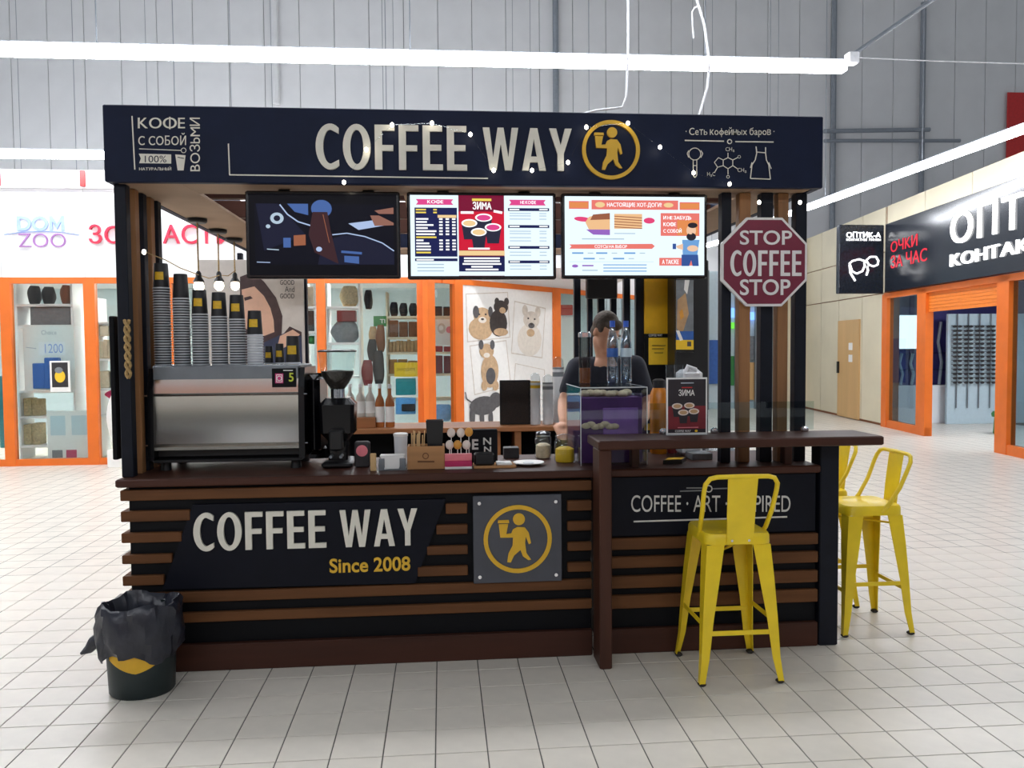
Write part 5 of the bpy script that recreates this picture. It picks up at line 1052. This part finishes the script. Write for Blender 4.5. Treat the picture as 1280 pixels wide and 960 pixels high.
for u in (838, 848): q_ = P(u, 470, 4.36); MB().lathe((q_.x, 4.36, WZ), [(.02, 0), (.026, P(u, 456, 4.36).z-WZ)], 14).build('cup', 'acrylic', t, True)
for u, v0, m, y, rr, lab in ((813, 472, 'orange_drink', 4.75, .05, 'jar of orange drink behind the pastry case'), (831, 484, 'red', 4.72, .028, 'red canister beside the jar of orange drink')):
    p = P(u, 520, y); h = P(u, v0, y).z-WZ; t = thing('drink_jar', lab, 'jar', (p.x, 4.56, WZ)); yy = 4.56
    MB().lathe((p.x, yy, WZ), [(rr*.9, 0), (rr, .01), (rr, h*.8), (rr*.7, h*.88)], 18).build('body', m, t, True); MB().lathe((p.x, yy, WZ+h*.88), [(rr*.72, 0), (rr*.72, h*.1), (rr*.4, h*.12)], 18).build('lid', 'black_plastic', t, True)
# ---- back right of the kiosk
t = thing('yellow_board', 'tall yellow board at the back of the kiosk beside the dark posts', 'board', P(825, 455, 6.8)); a, b = P(806, 417, 6.8), P(849, 340, 6.8); MB().bbox(a.x, b.x, 6.8, 6.83, 0, b.z, .003).build('panel', 'board_yellow', t)
a, b = P(806, 470, 6.75), P(838, 417, 6.75); MB().bbox(a.x, b.x, 6.75, 6.79, 0.9, b.z, .003).build('menu_holder', 'black_panel', t); c_, d_ = P(811, 456, 6.74), P(836, 422, 6.74); MB().bbox(c_.x, d_.x, 6.74, 6.749, c_.z, d_.z, .002).build('note', 'note_yellow', t)
pr = PP(6.737); pr.text('COFFEE WAY', 811, 417.5, 828, 420.5, 'chalk', .01).line([(815, 432), (832, 432)], 1, 'print_olive').line([(815, 436), (830, 436)], 1, 'print_olive').line([(818, 441), (829, 441)], 1, 'print_olive'); pr.build('note_print', t)
fr = thing('drinks_fridge', 'tall black fridge with picture panel beside the yellow board', 'fridge', P(865, 520, 6.5)); a, b = P(844, 440, 6.5), P(886, 340, 6.5)
MB().bbox(a.x, b.x, 6.5, 6.735, 0, b.z+.1, .01).build('cabinet', 'black_plastic', fr); c_, d_ = P(845, 441, 6.48), P(868, 350, 6.48); MB().bbox(c_.x, d_.x, 6.48, 6.499, c_.z, d_.z, .004).build('door', 'smoke_glass', fr)
pr = PP(6.478); pr.poly([(845, 350), (867, 350), (867, 423), (845, 423)], 'grey_goods').poly([(847, 375), (857, 366), (861, 392), (852, 420), (846, 410)], 'tan_goods').poly([(849, 390), (853, 386), (855, 396), (851, 400)], 'candy_amber').poly([(856, 350), (862, 350), (859, 368), (855, 362)], 'paper').poly([(845, 414), (867, 414), (867, 425), (845, 425)], 'blue').poly([(845, 425), (867, 425), (867, 437), (845, 437)], 'note_yellow').poly([(845, 413), (849, 413), (854, 425), (850, 426)], 'paper').poly([(859, 427), (864, 427), (864, 433), (859, 433)], 'ink'); pr.build('picture', fr)
tag(MB().bbox(P(734, 360, 6.75).x, P(772, 360, 6.75).x, 6.75, 6.84, P(750, 373, 6.75).z, CZ0, .01).build('black_monitor', 'black_plastic'), 'black monitor back hung from the canopy behind the barista', 'monitor')
sc = thing('side_counter', 'low black counter inside the right end of the kiosk', 'counter', (1.6, 5.6, 0)); MB().bbox(1.42, 1.86, 4.7, 6.3, 0, .86, .004).build('body', 'black_panel', sc); MB().bbox(1.4, 1.88, 4.68, 6.32, .861, .89, .004).build('top', 'black_gloss', sc)
# ================================================================= STOOLS
def make_stool():
    t = thing('bar_stool', 'x', 'stool')
    SZ = .69; N = 6
    def rr(w_, r_, z, n=5):
        q_ = []
        for cx, cy, a0 in ((w_-r_, w_-r_, 0), (-w_+r_, w_-r_, PI/2), (-w_+r_, -w_+r_, PI), (w_-r_, -w_+r_, 1.5*PI)):
            for i in range(n): a = a0+PI/2*i/(n-1); q_.append((cx+r_*math.cos(a), cy+r_*math.sin(a), z))
        return q_
    MB().loft([rr(.158, .05, SZ-.05), rr(.157, .05, SZ-.012), rr(.15, .045, SZ), rr(.13, .04, SZ-.002), rr(.115, .04, SZ-.008)]).build('seat', 'stool_yellow', t, True)
    for sx in (-1, 1):
        for sy in (-1, 1):
            secs = []
            for z, c, w_ in ((SZ-.052, .150, .082), (SZ-.2, .163, .07), (.3, .176, .05), (.12, .186, .037), (.035, .196, .028), (.012, .199, .026)):
                th = .004; p = [(c, c), (c-w_, c), (c-w_, c-th), (c-th, c-th), (c-th, c-w_), (c, c-w_)]
                secs.append([(sx*x, sy*y, z) for x, y in p])
            lg = MB().loft(secs).build('leg', 'stool_yellow', t); MB().bbox(sx*.184-.017, sx*.184+.017, sy*.184-.017, sy*.184+.017, 0, .018, .006).build('rubber_foot', 'rubber', lg)
    for s in (-1, 1):
        MB().bbox(-.165, .165, s*.172-.003, s*.172+.003, .225, .247, .001).build('crossbar', 'stool_yellow', t); MB().bbox(s*.172-.003, s*.172+.003, -.165, .165, .265, .287, .001).build('crossbar', 'stool_yellow', t)
    mb = MB(); mb.tube([(-.12, -.12, SZ-.1), (.12, .12, SZ-.1)], .006, 6); mb.build('brace', 'stool_yellow', t)
    hp = [(-.152, -.03, SZ-.03), (-.158, -.07, SZ+.01), (-.165, -.125, SZ+.1), (-.17, -.165, SZ+.2), (-.168, -.18, SZ+.235), (-.15, -.19, SZ+.262), (-.12, -.195, SZ+.27), (0, -.2, SZ+.272)]
    mb = MB(); mb.tube(hp+[(-x, y, z) for x, y, z in hp[-2::-1]], .011, 10); mb.build('back_hoop', 'stool_yellow', t, True)
    secs = []
    for z, y, k in ((SZ-.045, -.163, .062), (SZ+.0, -.166, .064), (SZ+.1, -.176, .066), (SZ+.2, -.19, .068), (SZ+.268, -.2, .07)): secs.append([(-k, y-.002, z), (0, y-.006, z), (k, y-.002, z), (k, y+.002, z), (0, y-.002, z), (-k, y+.002, z)])
    bk = MB().loft(secs).build('back_panel', 'stool_yellow', t, True)
    for x in (-.04, .04): mb = MB(); mb.tube([(x, -.172, SZ-.028), (x, -.16, SZ-.028)], .006, 8); mb.build('bolt', 'chrome', bk, True)
    return t
s1 = make_stool(); s2 = copy_tree(s1); s3 = copy_tree(s1)
for s_, loc, rz, lab in ((s1, (1.349, 3.752, 0), 0, 'yellow metal bar stool with its back to the room, before the chalk lettering'), (s2, (2.30, 4.285, 0), PI/2, 'yellow metal bar stool beside the dark end post of the bar'), (s3, (2.235, 4.74, 0), PI/2, 'yellow metal bar stool mostly hidden behind the dark end post')):
    s_.location = loc; s_.rotation_euler = (0, 0, rz); tag(s_, lab, 'stool', 'yellow bar stools')
# ================================================================= BIN
bc = F(171, 868); bx, by = -1.382, 3.79
bn = thing('waste_bin', 'dark waste bin with black bag folded over its rim beside the counter', 'bin', (bx, by, 0))
def orr(r_, z, n=28): return [(bx+r_*1.0*math.cos(2*PI*i/n), by+r_*.85*math.sin(2*PI*i/n), z) for i in range(n)]
MB().loft([orr(.132, 0), orr(.142, .012), orr(.15, .2), orr(.158, .38), orr(.15, .38), orr(.14, .1)]).build('body', 'bin_green', bn, True)
mb = MB(); n = 20; lo_, hi_ = [], []
for i in range(n+1): a = -PI/2-.75+1.75*i/n; r_ = .1525; f = i/n; lo_.append((bx+r_*math.cos(a), by+.86*r_*math.sin(a), .155-.03*math.sin(PI*f)+.05*abs(f-.5))); hi_.append((bx+(r_+.003)*math.cos(a), by+.86*(r_+.003)*math.sin(a), .25))
mb.add(lo_+hi_, [(i, i+1, i+n+2, i+n+1) for i in range(n)]); mb.build('yellow_band', 'bin_yellow', bn, True)
mb = MB(); secs = []; n = 48
for k, (r_, z) in enumerate(((.168, .185), (.178, .215), (.186, .27), (.184, .33), (.178, .375), (.17, .405), (.157, .418), (.142, .395), (.125, .33), (.11, .2))):
    q_ = []
    for i in range(n):
        a = 2*PI*i/n; w_ = .008*math.sin(a*7+k*.9)+.006*math.sin(a*13+k*1.7)+.004*math.sin(a*23+k); zz = z+(.02*math.sin(a*3+.6)+.012*math.sin(a*8) if k < 2 else .012*math.sin(a*4+k))
        q_.append((bx+(r_+w_)*math.cos(a), by+.88*(r_+w_)*math.sin(a), zz))
    secs.append(q_)
mb.loft(secs, False); mb.build('bag', 'bag_plastic', bn, True)
mb = MB(); p = P(105, 815, by); mb.tube([(bx-.16, by-.02, .26), (bx-.2, by-.02, .235), (p.x+.03, by-.02, p.z+.02), (p.x-.005, by-.02, p.z)], [.035, .03, .022, .006], 9); mb.build('bag_knot', 'bag_plastic', bn, True)
# ================================================================= BARISTA
def remesh(mb, name, m, parent, vox, sm=4):
    o = mb.build(name, m, parent, True); md = o.modifiers.new('r', 'REMESH'); md.mode = 'VOXEL'; md.voxel_size = vox; md.use_smooth_shade = True
    s2_ = o.modifiers.new('s', 'SMOOTH'); s2_.factor = .5; s2_.iterations = sm
    dg = bpy.context.evaluated_depsgraph_get(); dg.update(); me = bpy.data.meshes.new_from_object(o.evaluated_get(dg)); o.modifiers.clear(); o.data = me
    me.polygons.foreach_set('use_smooth', [True]*len(me.polygons)); return o
bxp, byp = 1.09, 5.3
pe = thing('person', 'person in dark t-shirt bending over behind the pastry case', 'person', (bxp, byp, 0))
V_ = Vector
def limb(mb, pts, rs): mb.tube(pts, rs, 14); [mb.ellipsoid(p, r_, r_, r_, 12, 8) for p, r_ in zip(pts, rs)]
hipz = .93
pelv, chest, neckb = V_((bxp, byp+.05, hipz)), V_((bxp-.01, byp+.02, 1.27)), V_((bxp-.03, byp-.03, 1.46))
headc = P(758, 416, byp-.1); Rm = Matrix.Rotation(math.radians(28), 3, 'Z') @ Matrix.Rotation(math.radians(32), 3, 'X')
H = lambda x, y, z: headc + Rm @ V_((x, y, z))
shR, shL = V_((bxp-.2, byp, 1.41)), V_((bxp+.18, byp, 1.42))
elR, wrR = P(705, 503, byp-.12), P(704, 527, byp-.33); elL, wrL = V_((bxp+.24, byp-.14, 1.17)), V_((bxp+.1, byp-.36, 1.03))
b = MB()
limb(b, [pelv+V_((0, 0, -.02)), pelv+V_((0, 0, .15)), chest, neckb+V_((0, 0, -.06))], [.14, .125, .14, .1])
for s in (-1, 1): b.ellipsoid(chest+V_((s*.08, -.01, .06)), .1, .1, .13, 14, 9)
limb(b, [neckb+V_((0, .0, -.05)), neckb+V_((0, -.01, .03)), H(0, .02, -.07)], [.068, .058, .056])
limb(b, [shR, shL], [.062, .062])
for sh, el, wr in ((shR, elR, wrR), (shL, elL, wrL)):
    limb(b, [sh, (sh+el)/2, el, (el*.55+wr*.45), wr], [.06, .05, .042, .04, .027])
    d = (wr-el).normalized(); sd = d.cross(V_((0, 0, 1))).normalized(); palm = wr+d*.05
    b.ellipsoid(palm, .04, .045, .022, 12, 8)
    for f in range(4):
        root = wr+d*.075+sd*(f-1.5)*.021; L = (.06, .072, .068, .052)[f]; limb(b, [root, root+d*L*.5+V_((0, 0, -.012)), root+d*L*.8+V_((0, 0, -.04))], [.0105, .0095, .0085])
    th = wr+d*.03+sd*(-.035 if sh is shR else .035)*(-1); limb(b, [th, th+d*.03+(th-wr-d*.03)*.5, th+d*.06+V_((0, 0, -.02))], [.012, .011, .009])
for s in (-1, 1): hp_ = pelv+V_((s*.09, 0, -.04)); limb(b, [hp_, V_((bxp+s*.1, byp+.02, .5)), V_((bxp+s*.11, byp+.08, .09))], [.09, .062, .042]); limb(b, [V_((bxp+s*.11, byp+.1, .05)), V_((bxp+s*.12, byp-.09, .035))], [.045, .034])
b.ellipsoid(H(0, .015, .03), .077, .096, .095, 18, 12, Rm); b.ellipsoid(H(0, -.02, -.03), .062, .075, .085, 16, 10, Rm); b.ellipsoid(H(0, -.06, -.095), .035, .03, .025, 12, 8, Rm)
limb(b, [H(0, -.093, .015), H(0, -.113, -.022)], [.009, .014])
for s in (-1, 1): b.ellipsoid(H(s*.079, .015, -.005), .011, .02, .032, 10, 8, Rm)
b.ellipsoid(H(0, -.088, .03), .05, .012, .012, 12, 8, Rm)
remesh(b, 'body', 'skin', pe, .0085, 3)
sh_ = MB(); k = .014
limb(sh_, [pelv+V_((0, 0, .0)), pelv+V_((0, 0, .15)), chest, neckb+V_((0, 0, -.075))], [.158, .142, .158, .105])
for s in (-1, 1): sh_.ellipsoid(chest+V_((s*.08, -.01, .06)), .115, .115, .145, 14, 9)
limb(sh_, [shR, shL], [.078, .078])
for sh, el in ((shR, elR), (shL, elL)): limb(sh_, [sh, sh*.35+el*.65], [.078, .066])
remesh(sh_, 't_shirt', 'shirt', pe, .012, 3)
tr = MB()
for s in (-1, 1): limb(tr, [pelv+V_((s*.07, 0, -.02)), V_((bxp+s*.1, byp+.02, .5)), V_((bxp+s*.11, byp+.08, .12))], [.12, .08, .062])
remesh(tr, 'trousers', 'trousers', pe, .014, 3)
hr = MB(); hr.ellipsoid(H(0, .03, .042), .083, .096, .094, 20, 14, Rm); hr.ellipsoid(H(0, -.045, .085), .062, .045, .035, 16, 10, Rm); hr.ellipsoid(H(0, .07, -.02), .068, .045, .06, 14, 9, Rm)
for s in (-1, 1): hr.ellipsoid(H(s*.066, .0, .035), .014, .035, .03, 10, 8, Rm)
remesh(hr, 'hair', 'hair', pe, .008, 2)
for s in (-1, 1): MB().ellipsoid(H(s*.03, -.088, .012), .012, .008, .007, 10, 7, Rm).build('eye', 'eye_white', pe, True); MB().ellipsoid(H(s*.03, -.0945, .011), .0055, .003, .0055, 8, 6, Rm).build('pupil', 'eye_dark', pe, True); MB().ellipsoid(H(s*.03, -.094, .032), .018, .006, .005, 8, 6, Rm).build('eyebrow', 'hair', pe, True)
MB().ellipsoid(H(0, -.092, -.058), .022, .008, .008, 10, 7, Rm).build('lips', 'lip', pe, True)
